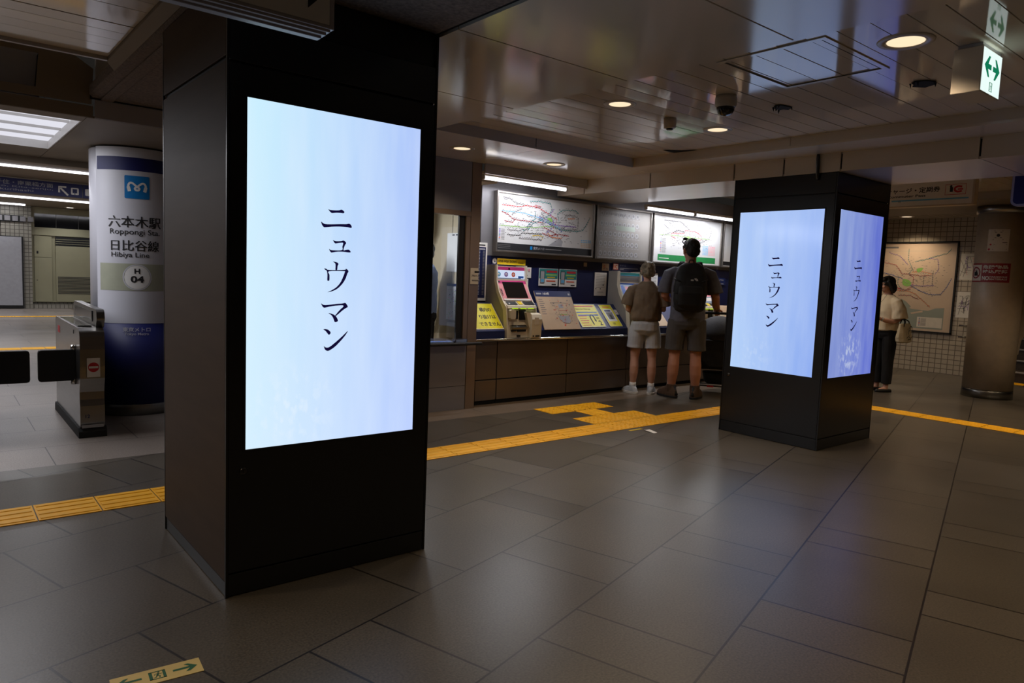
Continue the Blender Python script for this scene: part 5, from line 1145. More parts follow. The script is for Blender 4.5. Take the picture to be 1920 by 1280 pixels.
def deco3(b, x0, x1, y0, y1, z):
    b.rect(x0 + .11, x1 - .10, y0 + .02, y0 + .105, 'green', z); b.rect(x0 + .14, x0 + .35, y0 + .05, y0 + .058, 'white', z + .0005)
    net(b, x0 + .03, x1 - .03, y0 + .12, y1 - .03, z + .0004, 12, None, LINES3, park=(.50, .50)); legend(b, x0 + .15, x0 + .27, y0 + .13, y0 + .33, z + .0005, 5); names(b, x0 + .1, x1 - .08, y0 + .16, y1 - .05, z + .0003, 6, 260)
    for k in range(7):
        for j in range(9): b.rect(x1 - .42 + .034 * j, x1 - .395 + .034 * j, y0 + .14 + .02 * k, y0 + .15 + .02 * k, 'sky_blue' if j < 4 else 'pink', z + .0006)
route_map(7.64, 9.225, 1.655, 2.33, 'framed route map with a green bottom bar, above the man with the backpack', deco3)
def deco4(b, x0, x1, y0, y1, z):
    b.rect(x0 + .01, x1, y0 + .01, y0 + .07, 'ink', z); net(b, x0, x1, y0 + .07, y1, z, 13, None, [(c, [(1 - p[0], p[1]) for p in P]) for c, P in LINES3[:8]])
route_map(9.265, 10.85, 1.655, 2.33, 'last route map on the ticket wall, cut off by the far pillar', deco4)

# big map and sheets on the tiled wall
FT = frame((13.70, 6.3, 0), (0, -1, 0), (0, 0, 1))
t = thing('route_map', 'very large framed city rail map with a grey-green bay on the tiled wall', 'route map', (13.68, 5.4, .69))
x0, x1, z0, z1 = .18, 1.62, .695, 2.300
b = MB('black'); b.M = FT
for a in ((x0, x0 + .025, z0, z1), (x1 - .025, x1, z0, z1), (x0, x1, z0, z0 + .025), (x0, x1, z1 - .025, z1)): b.box(*a, .0005, .03)
b.build('frame', t)
b = MB('map_beige'); b.M = FT; b.box(x0 + .02, x1 - .02, z0 + .02, z1 - .02, .0005, .012)
L_ = lambda u, v: (x0 + u * 1.44, z0 + v * 1.605)
fill(b, [L_(.10, .04), L_(.90, .04), L_(.90, .28), L_(.80, .27), L_(.72, .24), L_(.55, .25), L_(.46, .33), L_(.40, .36), L_(.34, .30), L_(.10, .24)], 'map_sea', .0126)
for P in ([L_(.50, .26), L_(.60, .32), L_(.66, .31), L_(.54, .25)], [L_(.52, .21), L_(.66, .24), L_(.66, .22), L_(.53, .195)]): fill(b, P, 'map_beige', .0132)
NL = [('red', [(.12, .77), (.30, .74), (.38, .64), (.46, .64)]), ('blue', [(.10, .66), (.24, .63), (.38, .59), (.48, .52), (.60, .46), (.72, .42), (.84, .42), (.90, .50), (.95, .60)]), ('red', [(.46, .64), (.52, .60), (.52, .50), (.44, .46), (.30, .49)]), ('teal', [(.44, .92), (.44, .80), (.50, .70), (.46, .64)]), ('teal', [(.52, .78), (.64, .80), (.80, .85), (.88, .87), (.92, .92)]), ('orange', [(.50, .66), (.62, .67), (.74, .64)]), ('purple', [(.50, .52), (.62, .51), (.76, .52)]), ('ink_grey', [(.74, .68), (.74, .52)]), ('purple', [(.68, .82), (.78, .80), (.80, .70), (.76, .64)]), ('brick_red', [(.46, .64), (.60, .62), (.72, .63)]), ('red', [(.26, .50), (.40, .46), (.50, .47)]), ('orange', [(.30, .45), (.46, .45), (.56, .42), (.66, .34), (.74, .28)]), ('brick_red', [(.36, .40), (.50, .40), (.60, .36)]), ('teal', [(.34, .60), (.34, .52), (.40, .46)]), ('purple', [(.20, .88), (.34, .84), (.44, .74)]), ('ink_grey', [(.64, .62), (.64, .52)])]
net(b, x0, x1, z0, z1, .0128, 31, None, NL, wd=.009)
fill(b, smooth_poly([L_(.40, .58), L_(.47, .57), L_(.50, .53), L_(.46, .50), L_(.40, .52)], 3), 'park_green', .0134); fill(b, smooth_poly([L_(.55, .70), L_(.62, .71), L_(.60, .67), L_(.56, .66)], 3), 'park_green', .0134)
b.rect(x0 + .87, x0 + 1.28, z0 + .09, z0 + .27, 'paper', .0134); legend(b, x0 + .90, x0 + 1.02, z0 + .11, z0 + .25, .014, 8); names(b, x0 + .1, x1 - .1, z0 + .6, z1 - .2, .0129, 7, 220, 'ink_grey')
b.rect(x0 + .03, x0 + 1.4, z1 - .17, z1 - .167, 'light_grey', .013); b.rect(x0 + .03, x0 + .45, z1 - .12, z1 - .09, 'ink_grey', .013)
b.build('map_print', t)
def lineart(seed, red):
    def f(b, a0, a1, c0, c1, z):
        r_ = random.Random(seed)
        for k in range(16): 
            p = [(r_.uniform(a0 + .02, a1 - .02), r_.uniform(c0 + .03, c1 - .03)) for _ in range(2)]; b.stroke([p[0], ((p[0][0] + p[1][0]) / 2, p[0][1]), p[1]], .006, r_.choice(('ink_grey', 'ink_grey', red, 'purple')), z + .0001 * k)
    return f
paper_on('wall_sheet', 'upper white diagram sheet between the big map and the cream column', 'notice', FT, 1.635, 1.90, 1.643, 2.09, 'white', lineart(2, 'pink'), .004)
paper_on('wall_sheet', 'lower white diagram sheet with bold dark strokes, beside the cream column', 'notice', FT, 1.655, 1.90, .995, 1.44, 'white', lineart(6, 'ink'), .004)
for z_, lb in ((.865, 'upper steel handrail end on the tiled wall beside the cream column'), (.67, 'lower steel handrail end on the tiled wall beside the cream column')):
    b = MB('chrome'); b.tube([(13.62, 4.54, z_), (13.62, 4.37, z_)], .019, n=12); b.tube([(13.70, 4.47, z_ - .02), (13.62, 4.47, z_ - .01)], .008, n=8); tag(b.build('handrail'), lb, 'handrail')

# ================================================================== PEOPLE
def ringz(z, cx, cy, rx, ry, n=24, p=2.3):
    out = []
    for i in range(n):
        a = 2 * PI * i / n; c, s_ = math.cos(a), math.sin(a)
        out.append((cx + rx * math.copysign(abs(c) ** (2 / p), c), cy + ry * math.copysign(abs(s_) ** (2 / p), s_), z))
    return out
def bake(ob, voxel, smooth=4, amp=0.0, freq=9.0, seed=0, stretch=(1, 1, 1), factor=.5):
    """fuse the overlapping shells of a mesh into one continuous surface, soften it, add cloth folds"""
    m = ob.modifiers.new('r', 'REMESH'); m.mode = 'VOXEL'; m.voxel_size = voxel; m.use_smooth_shade = True
    if smooth: s_ = ob.modifiers.new('s', 'SMOOTH'); s_.factor = factor; s_.iterations = smooth
    dg = bpy.context.evaluated_depsgraph_get(); dg.update()
    me = bpy.data.meshes.new_from_object(ob.evaluated_get(dg)); ob.modifiers.clear(); old = ob.data; mats = list(old.materials)
    ob.data = me; me.name = ob.name
    me.materials.clear()
    for q in mats: me.materials.append(q)
    if amp:
        off = Vector((seed * 3.1, seed * 1.7, seed)); ns = [v.normal.copy() for v in me.vertices]
        for v, n in zip(me.vertices, ns):
            q = Vector((v.co.x * stretch[0], v.co.y * stretch[1], v.co.z * stretch[2])) * freq + off
            v.co += n * (amp * (noise.noise(q) + .5 * noise.noise(q * 2.1)))
    me.polygons.foreach_set('use_smooth', [True] * len(me.polygons)); me.update()
    return ob
def hand(b, wrist, fwd, palm_n, s=1.0, side=1, curl=.5):
    """palm, four unequal jointed fingers and a thumb leaving the side of the palm"""
    W = Vector(wrist); f = Vector(fwd).normalized(); n = Vector(palm_n); n = (n - f * n.dot(f)).normalized(); r = f.cross(n) * side
    b.tube([W - f * .01, W + f * .03 * s, W + f * .075 * s, W + f * .092 * s], [.022 * s, .030 * s, .036 * s, .030 * s], n=12, flat=None)
    for k, (o, L) in enumerate(((-.027, .066), (-.009, .075), (.009, .070), (.026, .056))):
        p = W + f * (.080 * s) + r * (o * s); pts = [p]; d = f.copy(); seg = L * s / 3
        for j in range(3):
            a = curl * (.55 + .35 * j); d = (d * math.cos(a) + n * math.sin(a)).normalized(); pts.append(pts[-1] + d * seg)
        b.tube(pts, [.0095 * s, .009 * s, .0085 * s, .007 * s], n=8)
    p = W + f * .025 * s - r * .028 * s; d = (f * .6 - r * .7 + n * .35).normalized(); q = p + d * .032 * s; d2 = (f * .9 - r * .15 + n * (.3 + curl * .5)).normalized()
    b.tube([p, q, q + d2 * .028 * s, q + d2 * .048 * s], [.013 * s, .011 * s, .010 * s, .008 * s], n=8)
def head(b, c, s, M0, m=None):
    old = b.M; b.M = old @ Matrix.Translation(c) @ M0 @ Matrix.Scale(s, 4)
    b.ell((0, -.008, .02), (.076, .095, .093)); b.ell((0, .025, -.03), (.060, .068, .075)); b.ell((0, .055, -.072), (.034, .036, .030))
    b.tube([(0, .088, .012), (0, .105, -.012), (0, .113, -.026)], [.010, .013, .014], n=8); b.ell((0, .098, -.030), (.018, .012, .010))
    b.ell((0, .088, -.055), (.024, .010, .006)); b.ell((0, .087, -.064), (.021, .010, .006)); b.ell((-.030, .078, -.018), (.020, .016, .018)); b.ell((.030, .078, -.018), (.020, .016, .018))
    b.ell((0, .082, .028), (.055, .014, .010))
    for k in (-1, 1): b.ell((k * .077, .0, -.012), (.010, .020, .031)); b.ell((k * .083, -.006, .004), (.008, .018, .018))
    b.M = old
def eyes(t, c, s, M0):
    b = MB('white'); b.M = WM[t.name] @ Matrix.Translation(c) @ M0 @ Matrix.Scale(s, 4)
    for k in (-1, 1): b.ell((k * .031, .083, .010), (.013, .008, .007), 'white', 10, 6); b.ell((k * .031, .0895, .010), (.005, .003, .005), 'ink', 8, 5); b.tube([(k * .048, .083, .028), (k * .031, .093, .032), (k * .015, .093, .029)], .003, 'hair_black', 6)
    b.build('eyes', t)
def part(t, name, m, fn, voxel, smooth=4, amp=0.0, freq=9, seed=0, stretch=(1, 1, 1), factor=.5):
    b = MB(m); b.M = WM[t.name].copy(); fn(b); o = b.build(name, t); return bake(o, voxel, smooth, amp, freq, seed, stretch, factor)
def torso(b, rings): b.loft([ringz(*r) for r in rings])
def az(d): return math.radians(-d)
WIDE = Matrix.Diagonal((1.13, 1.06, 1, 1)); NARROW = WIDE.inverted()
def foot(b, k, cx, toe):
    """turn what follows about the ankle at (k*cx, 0) by toe degrees outwards"""
    b.M = b.M @ Matrix.Translation((k * cx, 0, 0)) @ Matrix.Rotation(math.radians(-k * toe), 4, 'Z') @ Matrix.Translation((-k * cx, 0, 0))

# ---- the man
HM = Matrix.Rotation(math.radians(24), 4, 'Z') @ Matrix.Rotation(math.radians(-8), 4, 'X')
man = thing('person', 'tall person in grey t-shirt and charcoal shorts wearing a backpack, hand on a stroller', 'person', (7.10, 5.31, 0), az(50))
RH = (.315, .175, 1.075)
def f(b):
    b.M = b.M @ WIDE
    torso(b, [(.93, 0, 0, .16, .11), (1.0, 0, 0, .168, .118), (1.10, 0, .005, .150, .105), (1.20, 0, .005, .152, .105), (1.35, 0, 0, .178, .118), (1.47, 0, -.005, .188, .112), (1.56, 0, -.01, .165, .09), (1.61, 0, -.005, .09, .07), (1.65, 0, 0, .062, .058)])
    b.tube([(0, -.01, 1.58), (0, .005, 1.66), (0, .015, 1.73)], [.062, .058, .056], n=16)
    for k in (-1, 1):
        b.tube([(k * .09, 0, .98), (k * .10, .005, .85), (k * .105, .01, .68), (k * .11, .012, .56), (k * .112, .0, .50), (k * .116, -.02, .40), (k * .12, -.022, .30), (k * .124, -.01, .18), (k * .126, -.004, .10), (k * .126, 0, .06)], [.095, .092, .078, .062, .057, .062, .060, .045, .038, .04], n=16)
        foot(b, k, .126, 18 if k > 0 else 38); b.tube([(k * .126, -.03, .05), (k * .126, .06, .045), (k * .126, .15, .035)], [.038, .040, .028], n=12); foot(b, k, .126, -18 if k > 0 else -38)
    # right arm to the stroller handle, left arm forward to the machine
    b.tube([(.16, -.01, 1.53), (.205, -.02, 1.49), (.245, -.03, 1.36), (.275, -.045, 1.24), (.285, 0.0, 1.17), (.30, .07, 1.12), (.31, .12, 1.09)], [.055, .06, .052, .044, .042, .038, .029], n=14)
    hand(b, (.31, .12, 1.09), (.1, .95, -.15), (0, -.1, -1), 1.05, 1, 1.1)
    b.tube([(-.16, -.01, 1.53), (-.205, -.02, 1.49), (-.235, -.01, 1.36), (-.245, .01, 1.24), (-.215, .10, 1.18), (-.17, .20, 1.17), (-.14, .27, 1.18)], [.055, .06, .052, .044, .042, .036, .028], n=14)
    hand(b, (-.14, .27, 1.18), (.35, .9, 0), (0, -.2, -1), 1.05, -1, .5)
    b.M = b.M @ NARROW; head(b, (0, .03, 1.79), 1.16, HM)
part(man, 'body', 'skin_tan', f, .0055, 3)
eyes(man, (0, .03, 1.79), 1.16, HM)
def f(b):
    b.M = b.M @ Matrix.Translation((0, .03, 1.79)) @ HM @ Matrix.Scale(1.16, 4)
    b.ell((0, -.018, .038), (.083, .096, .085)); b.ell((0, -.045, -.015), (.074, .062, .065)); b.ell((0, .035, .085), (.062, .05, .034))
    for k in (-1, 1): b.tube([(k * .074, .02, .05), (k * .079, .022, .01)], [.012, .006], n=6)
part(man, 'hair', 'hair_dark', f, .006, 2, .004, 40, 1)
b = MB('black'); b.M = WM[man.name] @ Matrix.Translation((0, .03, 1.79)) @ HM @ Matrix.Scale(1.16, 4)
b.tube([(-.084, -.03, .045), (-.086, .03, .095), (-.06, .055, .118), (-.015, .06, .132), (.015, .06, .132), (.06, .055, .118), (.086, .03, .095), (.084, -.03, .045)], .0045, 'black', 6); b.ell((-.04, .05, .13), (.03, .016, .014), 'glass_dark'); b.ell((.04, .05, .13), (.03, .016, .014), 'glass_dark'); b.build('sunglasses', man)
def f(b):
    b.M = b.M @ WIDE
    torso(b, [(.93, 0, 0, .186, .132), (1.0, 0, 0, .186, .134), (1.10, 0, .005, .182, .128), (1.20, 0, .005, .184, .126), (1.35, 0, 0, .200, .134), (1.47, 0, -.005, .206, .128), (1.55, 0, -.01, .180, .105), (1.60, 0, -.008, .115, .085), (1.635, 0, -.004, .078, .072)])
    for k, P in ((1, [(.13, -.01, 1.54), (.205, -.02, 1.50), (.25, -.03, 1.38), (.278, -.042, 1.28)]), (-1, [(-.13, -.01, 1.54), (-.205, -.02, 1.50), (-.24, -.01, 1.38), (-.25, .005, 1.28)])): b.tube(P, [.06, .078, .076, .080], n=16)
part(man, 'shirt', 'shirt_grey', f, .008, 3, .008, 8, 2, (1, 1, .6))
def f(b):
    b.M = b.M @ WIDE
    torso(b, [(.84, 0, 0, .14, .11), (.90, 0, 0, .185, .132), (.98, 0, 0, .182, .130), (1.03, 0, 0, .172, .124)])
    for k in (-1, 1): b.tube([(k * .09, 0, .95), (k * .105, .003, .80), (k * .115, .006, .66), (k * .118, .006, .585)], [.108, .108, .098, .100], n=18)
part(man, 'shorts', 'shorts_charcoal', f, .007, 3, .006, 7, 3, (1, 1, .5))
for k in (-1, 1):
    b = MB('sock_grey'); b.M = WM[man.name].copy(); b.M = b.M @ WIDE; b.tube([(k * .125, -.006, .22), (k * .126, -.004, .15), (k * .126, 0, .08)], [.047, .044, .048], n=16); b.build('sock', man)
    def f(b, k=k):
        b.M = b.M @ WIDE; foot(b, k, .126, 18 if k > 0 else 38)
        b.tube([(k * .126, -.005, .165), (k * .126, -.004, .10), (k * .126, 0, .06)], [.055, .054, .05], n=16); b.loft([ringz(z, k * .128, cy, rx, ry) for z, cy, rx, ry in ((.012, .055, .054, .155), (.05, .055, .055, .152), (.085, .045, .050, .132), (.115, .015, .046, .085), (.135, .0, .044, .062))])
    sh = part(man, 'boot', 'boot_brown', f, .006, 2)
    b = MB('boot_black'); b.M = WM[man.name] @ WIDE; foot(b, k, .126, 18 if k > 0 else 38); b.loft([ringz(z, k * .128, .055, rx, ry) for z, rx, ry in ((.001, .055, .158), (.024, .057, .16), (.028, .055, .158))], smooth=False); b.tube([(k * .126, -.058, .15), (k * .126, -.066, .09), (k * .127, -.095, .04)], [.012, .016, .02], n=8); b.build('sole', sh)
b = MB('black'); b.M = WM[man.name] @ WIDE; b.tube([(.304, .085, 1.115), (.309, .108, 1.10)], [.036, .034], 'black', 16); b.ell((.308, .096, 1.14), (.017, .019, .008), 'glass_dark'); b.build('wrist_watch', man)
# backpack
bp = thing('backpack', 'large black backpack with a small pale logo, worn by the tall person', 'backpack', (7.10, 5.31, 1.05), az(50))
WMB = Matrix.Translation((7.10, 5.31, 0)) @ Matrix.Rotation(az(50), 4, 'Z')
def bpart(name, m, fn, voxel=0, parent=None, amp=0.0, **k):
    b = MB(m); b.M = WMB.copy(); fn(b); o = b.build(name, parent or bp); return bake(o, voxel, 4, amp, 9, 4) if voxel else o
def f(b): b.loft([ringz(z, .0, cy, rx, ry, 24, 3.4) for z, cy, rx, ry in ((1.055, -.215, .11, .06), (1.085, -.225, .165, .10), (1.20, -.235, .188, .115), (1.38, -.235, .188, .112), (1.52, -.225, .168, .10), (1.60, -.205, .135, .08), (1.64, -.185, .08, .045))])
bpart('bag', 'backpack_black', f, .008, None, .006)
def f(b): b.loft([ringz(z, 0, cy, rx, ry, 20, 3) for z, cy, rx, ry in ((1.10, -.30, .10, .03), (1.14, -.315, .138, .05), (1.28, -.325, .145, .055), (1.36, -.318, .135, .045), (1.39, -.30, .10, .02))])
bpart('front_pocket', 'backpack_black', f, .007)
def f(b):
    for k in (-1, 1): b.tube([(k * .08, -.12, 1.60), (k * .10, -.06, 1.645), (k * .115, .03, 1.62), (k * .13, .115, 1.52), (k * .15, .145, 1.38), (k * .17, .12, 1.24), (k * .18, .02, 1.14), (k * .16, -.13, 1.10)], [.026, .034, .034, .034, .032, .018, .012, .012], n=10, flat=(1, .35))
bpart('shoulder_straps', 'backpack_black', f)
def f(b):
    for z in (1.45, 1.30): 
        for k in (-1, 1): b.tube([(k * .19, -.22, z), (k * .175, -.31, z - .015), (k * .13, -.345, z - .03)], .008, 'rubber', 6)
    b.tube([(-.03, -.175, 1.635), (-.02, -.185, 1.67), (.02, -.185, 1.67), (.03, -.175, 1.635)], .007, 'rubber', 6)
bpart('compression_straps', 'rubber', f)
b = MB('white'); b.M = WMB @ frame((0.045, -.352, 1.425), (1, 0, 0), (0, .02, 1)); 
for r_ in (.012, .020, .028): b.ring(0, 0, r_, r_ + .0045, 'white', 0, 12, PI * .02, PI * .62)
b.rect(-.05, -.018, .001, .007, 'white'); b.rect(-.05, -.018, .011, .017, 'white')
b.build('logo', bp)

# ---- the woman at the machine
HW = Matrix.Rotation(math.radians(6), 4, 'Z') @ Matrix.Rotation(math.radians(-14), 4, 'X')
wom = thing('person', 'person with short ash hair, brown shirt and pale shorts at the second ticket machine', 'person', (6.87, 5.765, 0), az(44))
def f(b):
    torso(b, [(.80, 0, 0, .155, .115), (.88, 0, 0, .158, .115), (.98, 0, .005, .125, .092), (1.05, 0, .005, .125, .09), (1.17, 0, .005, .145, .105), (1.27, 0, 0, .155, .098), (1.33, 0, -.005, .135, .075), (1.37, 0, 0, .07, .055), (1.40, 0, .005, .05, .048)])
    b.tube([(0, 0, 1.34), (0, .012, 1.40), (0, .02, 1.46)], [.05, .046, .045], n=14)
    for k in (-1, 1):
        b.tube([(k * .08, 0, .84), (k * .09, .005, .72), (k * .10, .01, .56), (k * .105, .01, .46), (k * .107, 0, .42), (k * .108, -.018, .34), (k * .110, -.018, .26), (k * .112, -.006, .15), (k * .113, 0, .09), (k * .113, 0, .05)], [.088, .085, .066, .053, .050, .055, .053, .038, .034, .034], n=16)
        foot(b, k, .113, 16 if k > 0 else 36); b.tube([(k * .113, -.02, .045), (k * .115, .05, .04), (k * .115, .115, .032)], [.033, .034, .024], n=10); foot(b, k, .113, -16 if k > 0 else -36)
    b.tube([(-.13, 0, 1.31), (-.175, -.01, 1.27), (-.205, -.01, 1.15), (-.215, 0, 1.05), (-.17, .10, 1.02), (-.10, .20, 1.05), (-.07, .24, 1.07)], [.045, .048, .044, .038, .035, .030, .023], n=12)
    hand(b, (-.07, .24, 1.07), (.3, .9, .2), (0, -.2, -1), .9, -1, .5)
    b.tube([(.13, 0, 1.31), (.175, -.01, 1.27), (.205, -.01, 1.15), (.21, .0, 1.06), (.18, .10, 1.06), (.13, .19, 1.12), (.11, .23, 1.15)], [.045, .048, .044, .038, .035, .030, .023], n=12)
    hand(b, (.11, .23, 1.15), (-.1, .9, .3), (0, -.2, -1), .9, 1, .35)
    head(b, (0, .035, 1.52), .98, HW)
part(wom, 'body', 'skin_pale', f, .005, 3)
eyes(wom, (0, .035, 1.52), .98, HW)
def f(b):
    b.M = b.M @ Matrix.Translation((0, .035, 1.52)) @ HW
    b.ell((0, -.02, .035), (.090, .100, .090)); b.ell((0, -.055, -.02), (.080, .060, .072)); b.ell((0, .045, .085), (.065, .05, .035)); b.tube([(.06, -.02, .06), (.03, -.07, .085), (-.03, -.08, .07)], [.022, .028, .02], n=8)
    for k in (-1, 1): b.tube([(k * .078, .02, .05), (k * .083, .0, -.02), (k * .075, -.02, -.05)], [.018, .016, .010], n=8)
part(wom, 'hair', 'hair_ash', f, .006, 1, .009, 30, 5)
def f(b):
    torso(b, [(.915, 0, 0, .185, .135), (.95, 0, 0, .196, .146), (1.05, 0, 0, .188, .142), (1.17, 0, 0, .182, .138), (1.27, 0, 0, .176, .122), (1.33, 0, -.005, .150, .095), (1.375, 0, 0, .095, .075), (1.40, 0, .003, .075, .066)])
    for k in (-1, 1): b.tube([(k * .11, 0, 1.32), (k * .17, -.008, 1.275), (k * .212, -.01, 1.19), (k * .232, -.008, 1.10)], [.055, .074, .080, .086], n=16)
part(wom, 'shirt', 'shirt_olive', f, .0075, 3, .012, 9, 6, (1, 1, .7))
def f(b):
    torso(b, [(.74, 0, 0, .13, .10), (.80, 0, 0, .178, .136), (.88, 0, 0, .176, .134), (.96, 0, 0, .142, .108)])
    for k in (-1, 1): b.tube([(k * .085, 0, .84), (k * .10, .003, .72), (k * .108, .006, .62), (k * .110, .006, .575)], [.098, .102, .098, .102], n=18)
part(wom, 'shorts', 'shorts_pale', f, .0065, 3, .006, 8, 7, (1, 1, .6))
for k in (-1, 1):
    b = MB('white'); b.M = WM[wom.name].copy(); b.tube([(k * .112, -.003, .145), (k * .113, 0, .08)], [.040, .040], 'white', 14); b.build('sock', wom)
    def f(b, k=k):
        foot(b, k, .113, 16 if k > 0 else 36)
        b.tube([(k * .113, -.002, .11), (k * .113, 0, .06)], [.045, .043], n=14); b.loft([ringz(z, k * .118, cy, rx, ry) for z, cy, rx, ry in ((.012, .04, .046, .135), (.04, .04, .047, .132), (.065, .03, .043, .11), (.085, .01, .04, .07))])
    sh = part(wom, 'sneaker', 'sneaker', f, .0055, 2)
    b = MB('sole_white'); b.M = WM[wom.name].copy(); foot(b, k, .113, 16 if k > 0 else 36); b.loft([ringz(z, k * .118, .04, rx, ry) for z, rx, ry in ((.001, .049, .138), (.026, .051, .140), (.030, .048, .137))], smooth=False); b.build('sole', sh)

# ---- the lady beyond the far pillar
HL = Matrix.Rotation(math.radians(0), 4, 'Z') @ Matrix.Rotation(math.radians(-12), 4, 'X')
LP = (10.31, 4.345, 0); LA = az(-62)
lady = thing('person', 'person with a black bob, cream blouse and black trousers, half hidden behind the far pillar', 'person', LP, LA)
def f(b):
    torso(b, [(.80, 0, 0, .15, .11), (.88, 0, 0, .152, .11), (.97, 0, .005, .125, .095), (1.05, 0, .005, .128, .095), (1.16, 0, .005, .145, .108), (1.25, 0, 0, .155, .098), (1.30, 0, -.005, .135, .075), (1.34, 0, 0, .07, .055), (1.37, 0, .005, .05, .048)])
    b.tube([(0, 0, 1.31), (0, .015, 1.37), (0, .025, 1.43)], [.05, .045, .044], n=14)
    for k in (-1, 1):
        b.tube([(k * .08, 0, .84), (k * .09, .0, .66), (k * .09, 0, .44), (k * .09, -.01, .28), (k * .09, 0, .10), (k * .09, 0, .05)], [.082, .075, .05, .05, .034, .034], n=14)
        b.tube([(k * .09, -.02, .04), (k * .093, .05, .036), (k * .096, .11, .026)], [.032, .033, .024], n=10)
    b.tube([(-.13, 0, 1.28), (-.175, 0, 1.24), (-.20, -.02, 1.12), (-.205, -.03, 1.02), (-.19, .06, .985), (-.16, .16, 1.00), (-.14, .21, 1.02)], [.045, .048, .043, .037, .034, .030, .022], n=12)
    hand(b, (-.14, .21, 1.02), (.3, .9, .2), (0, .2, -1), .88, -1, .7)
    b.tube([(.13, 0, 1.28), (.175, 0, 1.24), (.20, 0, 1.12), (.20, .02, 1.02), (.15, .12, 1.02), (.08, .20, 1.05), (.05, .23, 1.06)], [.045, .048, .043, .037, .034, .030, .022], n=12)
    hand(b, (.05, .23, 1.06), (-.4, .8, .2), (0, -.2, -1), .88, 1, .7)
    head(b, (0, .04, 1.49), .95, HL)
part(lady, 'body', 'skin_pale', f, .006, 3)
eyes(lady, (0, .04, 1.49), .95, HL)
def f(b):
    b.M = b.M @ Matrix.Translation((0, .04, 1.49)) @ HL
    b.ell((0, -.02, .03), (.092, .102, .090)); b.ell((0, -.06, -.05), (.088, .060, .090)); b.ell((0, .05, .082), (.06, .045, .028))
    for k in (-1, 1): b.tube([(k * .072, .03, .06), (k * .086, .01, 0), (k * .088, -.005, -.07), (k * .078, -.02, -.115)], [.022, .030, .032, .018], n=10)
part(lady, 'hair', 'hair_black', f, .006, 3, .003, 30, 8)
def f(b):
    torso(b, [(.86, 0, .01, .175, .14), (.90, 0, .01, .178, .142), (1.0, 0, .01, .172, .138), (1.12, 0, .01, .176, .138), (1.23, 0, 0, .178, .120), (1.29, 0, -.005, .155, .090), (1.33, 0, -.004, .10, .07), (1.35, 0, -.004, .078, .06)])
    b.tube([(-.11, 0, 1.29), (-.17, 0, 1.245), (-.215, -.015, 1.14), (-.225, -.025, 1.03)], [.055, .075, .088, .098], n=16); b.tube([(.11, 0, 1.29), (.17, 0, 1.245), (.215, 0, 1.14), (.22, .01, 1.05)], [.055, .075, .085, .092], n=16)
part(lady, 'blouse', 'blouse', f, .008, 3, .012, 9, 9, (1, 1, .7))
def f(b):
    torso(b, [(.74, 0, 0, .12, .10), (.80, 0, 0, .165, .128), (.88, 0, 0, .165, .125), (.95, 0, 0, .14, .105)])
    for k in (-1, 1): b.tube([(k * .08, 0, .84), (k * .09, .0, .66), (k * .09, .0, .40), (k * .09, -.005, .18), (k * .09, -.003, .115)], [.092, .092, .074, .066, .062], n=16)
part(lady, 'trousers', 'trouser_black', f, .007, 3, .005, 9, 10, (1, 1, .6))
for k in (-1, 1):
    b = MB('black'); b.M = WM[lady.name].copy(); b.loft([ringz(z, k * .093, cy, rx, ry) for z, cy, rx, ry in ((.002, .035, .043, .128), (.02, .035, .044, .128), (.038, .035, .040, .120), (.045, .035, .034, .11))]); b.build('shoe', lady)
b = MB('chrome'); b.M = WM[lady.name].copy(); b.tube([(-.150, .185, 1.010), (-.145, .200, 1.016)], .027, 'chrome', 14); b.ell((-.172, .19, 1.02), (.006, .012, .012), 'white'); b.build('wrist_watch', lady)
b = MB('ink'); b.M = WM[lady.name].copy(); b.tube([(-.05, .072, 1.35), (-.03, .105, 1.28), (0, .125, 1.235), (.03, .105, 1.28), (.05, .072, 1.35)], .002, 'ink', 6); b.ell((0, .128, 1.228), (.01, .005, .01), 'ink'); b.build('necklace', lady)
tt = thing('tote_bag', 'cream tote bag with a dark motif on the arm of the person in the blouse', 'bag', LP, LA)
WMT = Matrix.Translation(LP) @ Matrix.Rotation(LA, 4, 'Z') @ Matrix.Translation((-.245, -.09, 0)) @ Matrix.Rotation(math.radians(28), 4, 'Z')
b = MB('tote'); b.M = WMT.copy()
b.loft([[(x * sx, y * sy, z) for x, y in ((-1, -1), (-1, 0), (-1, 1), (0, 1.25), (1, 1), (1, 0), (1, -1), (0, -1.25))] for z, sx, sy in ((.705, .04, .09), (.72, .055, .125), (.78, .055, .135), (.88, .04, .13), (.97, .026, .12))]); o = b.build('bag', tt); bake(o, .006, 4, .006, 12, 3)
b = MB('tote'); b.M = WMT.copy()
for k in (-.028, .03): b.tube([(k, -.09, .93), (k * .8, -.06, 1.0), (.02, -.01, 1.035), (.02, .03, 1.035), (k * .8, .07, 1.0), (k, .10, .93)], .008, 'ink', 8)
b.build('handles', tt)
b = MB('ink'); b.M = WMT @ frame((-.064, 0, .85), (0, -1, 0), (-.06, 0, 1)); b.ring(0, .03, .05, .062, 'ink', .012, 20, -.6, 4.0); b.ring(-.02, .0, .03, .038, 'ink', .013, 16, 1, 5.5); b.stroke(curve([(-.09, -.07), (-.03, -.05), (.02, -.075), (.08, -.05)]), .010, 'ink', .016); b.stroke(curve([(-.05, -.095), (.01, -.09), (.05, -.1)]), .008, 'ink', .016); b.build('printed_motif', tt)

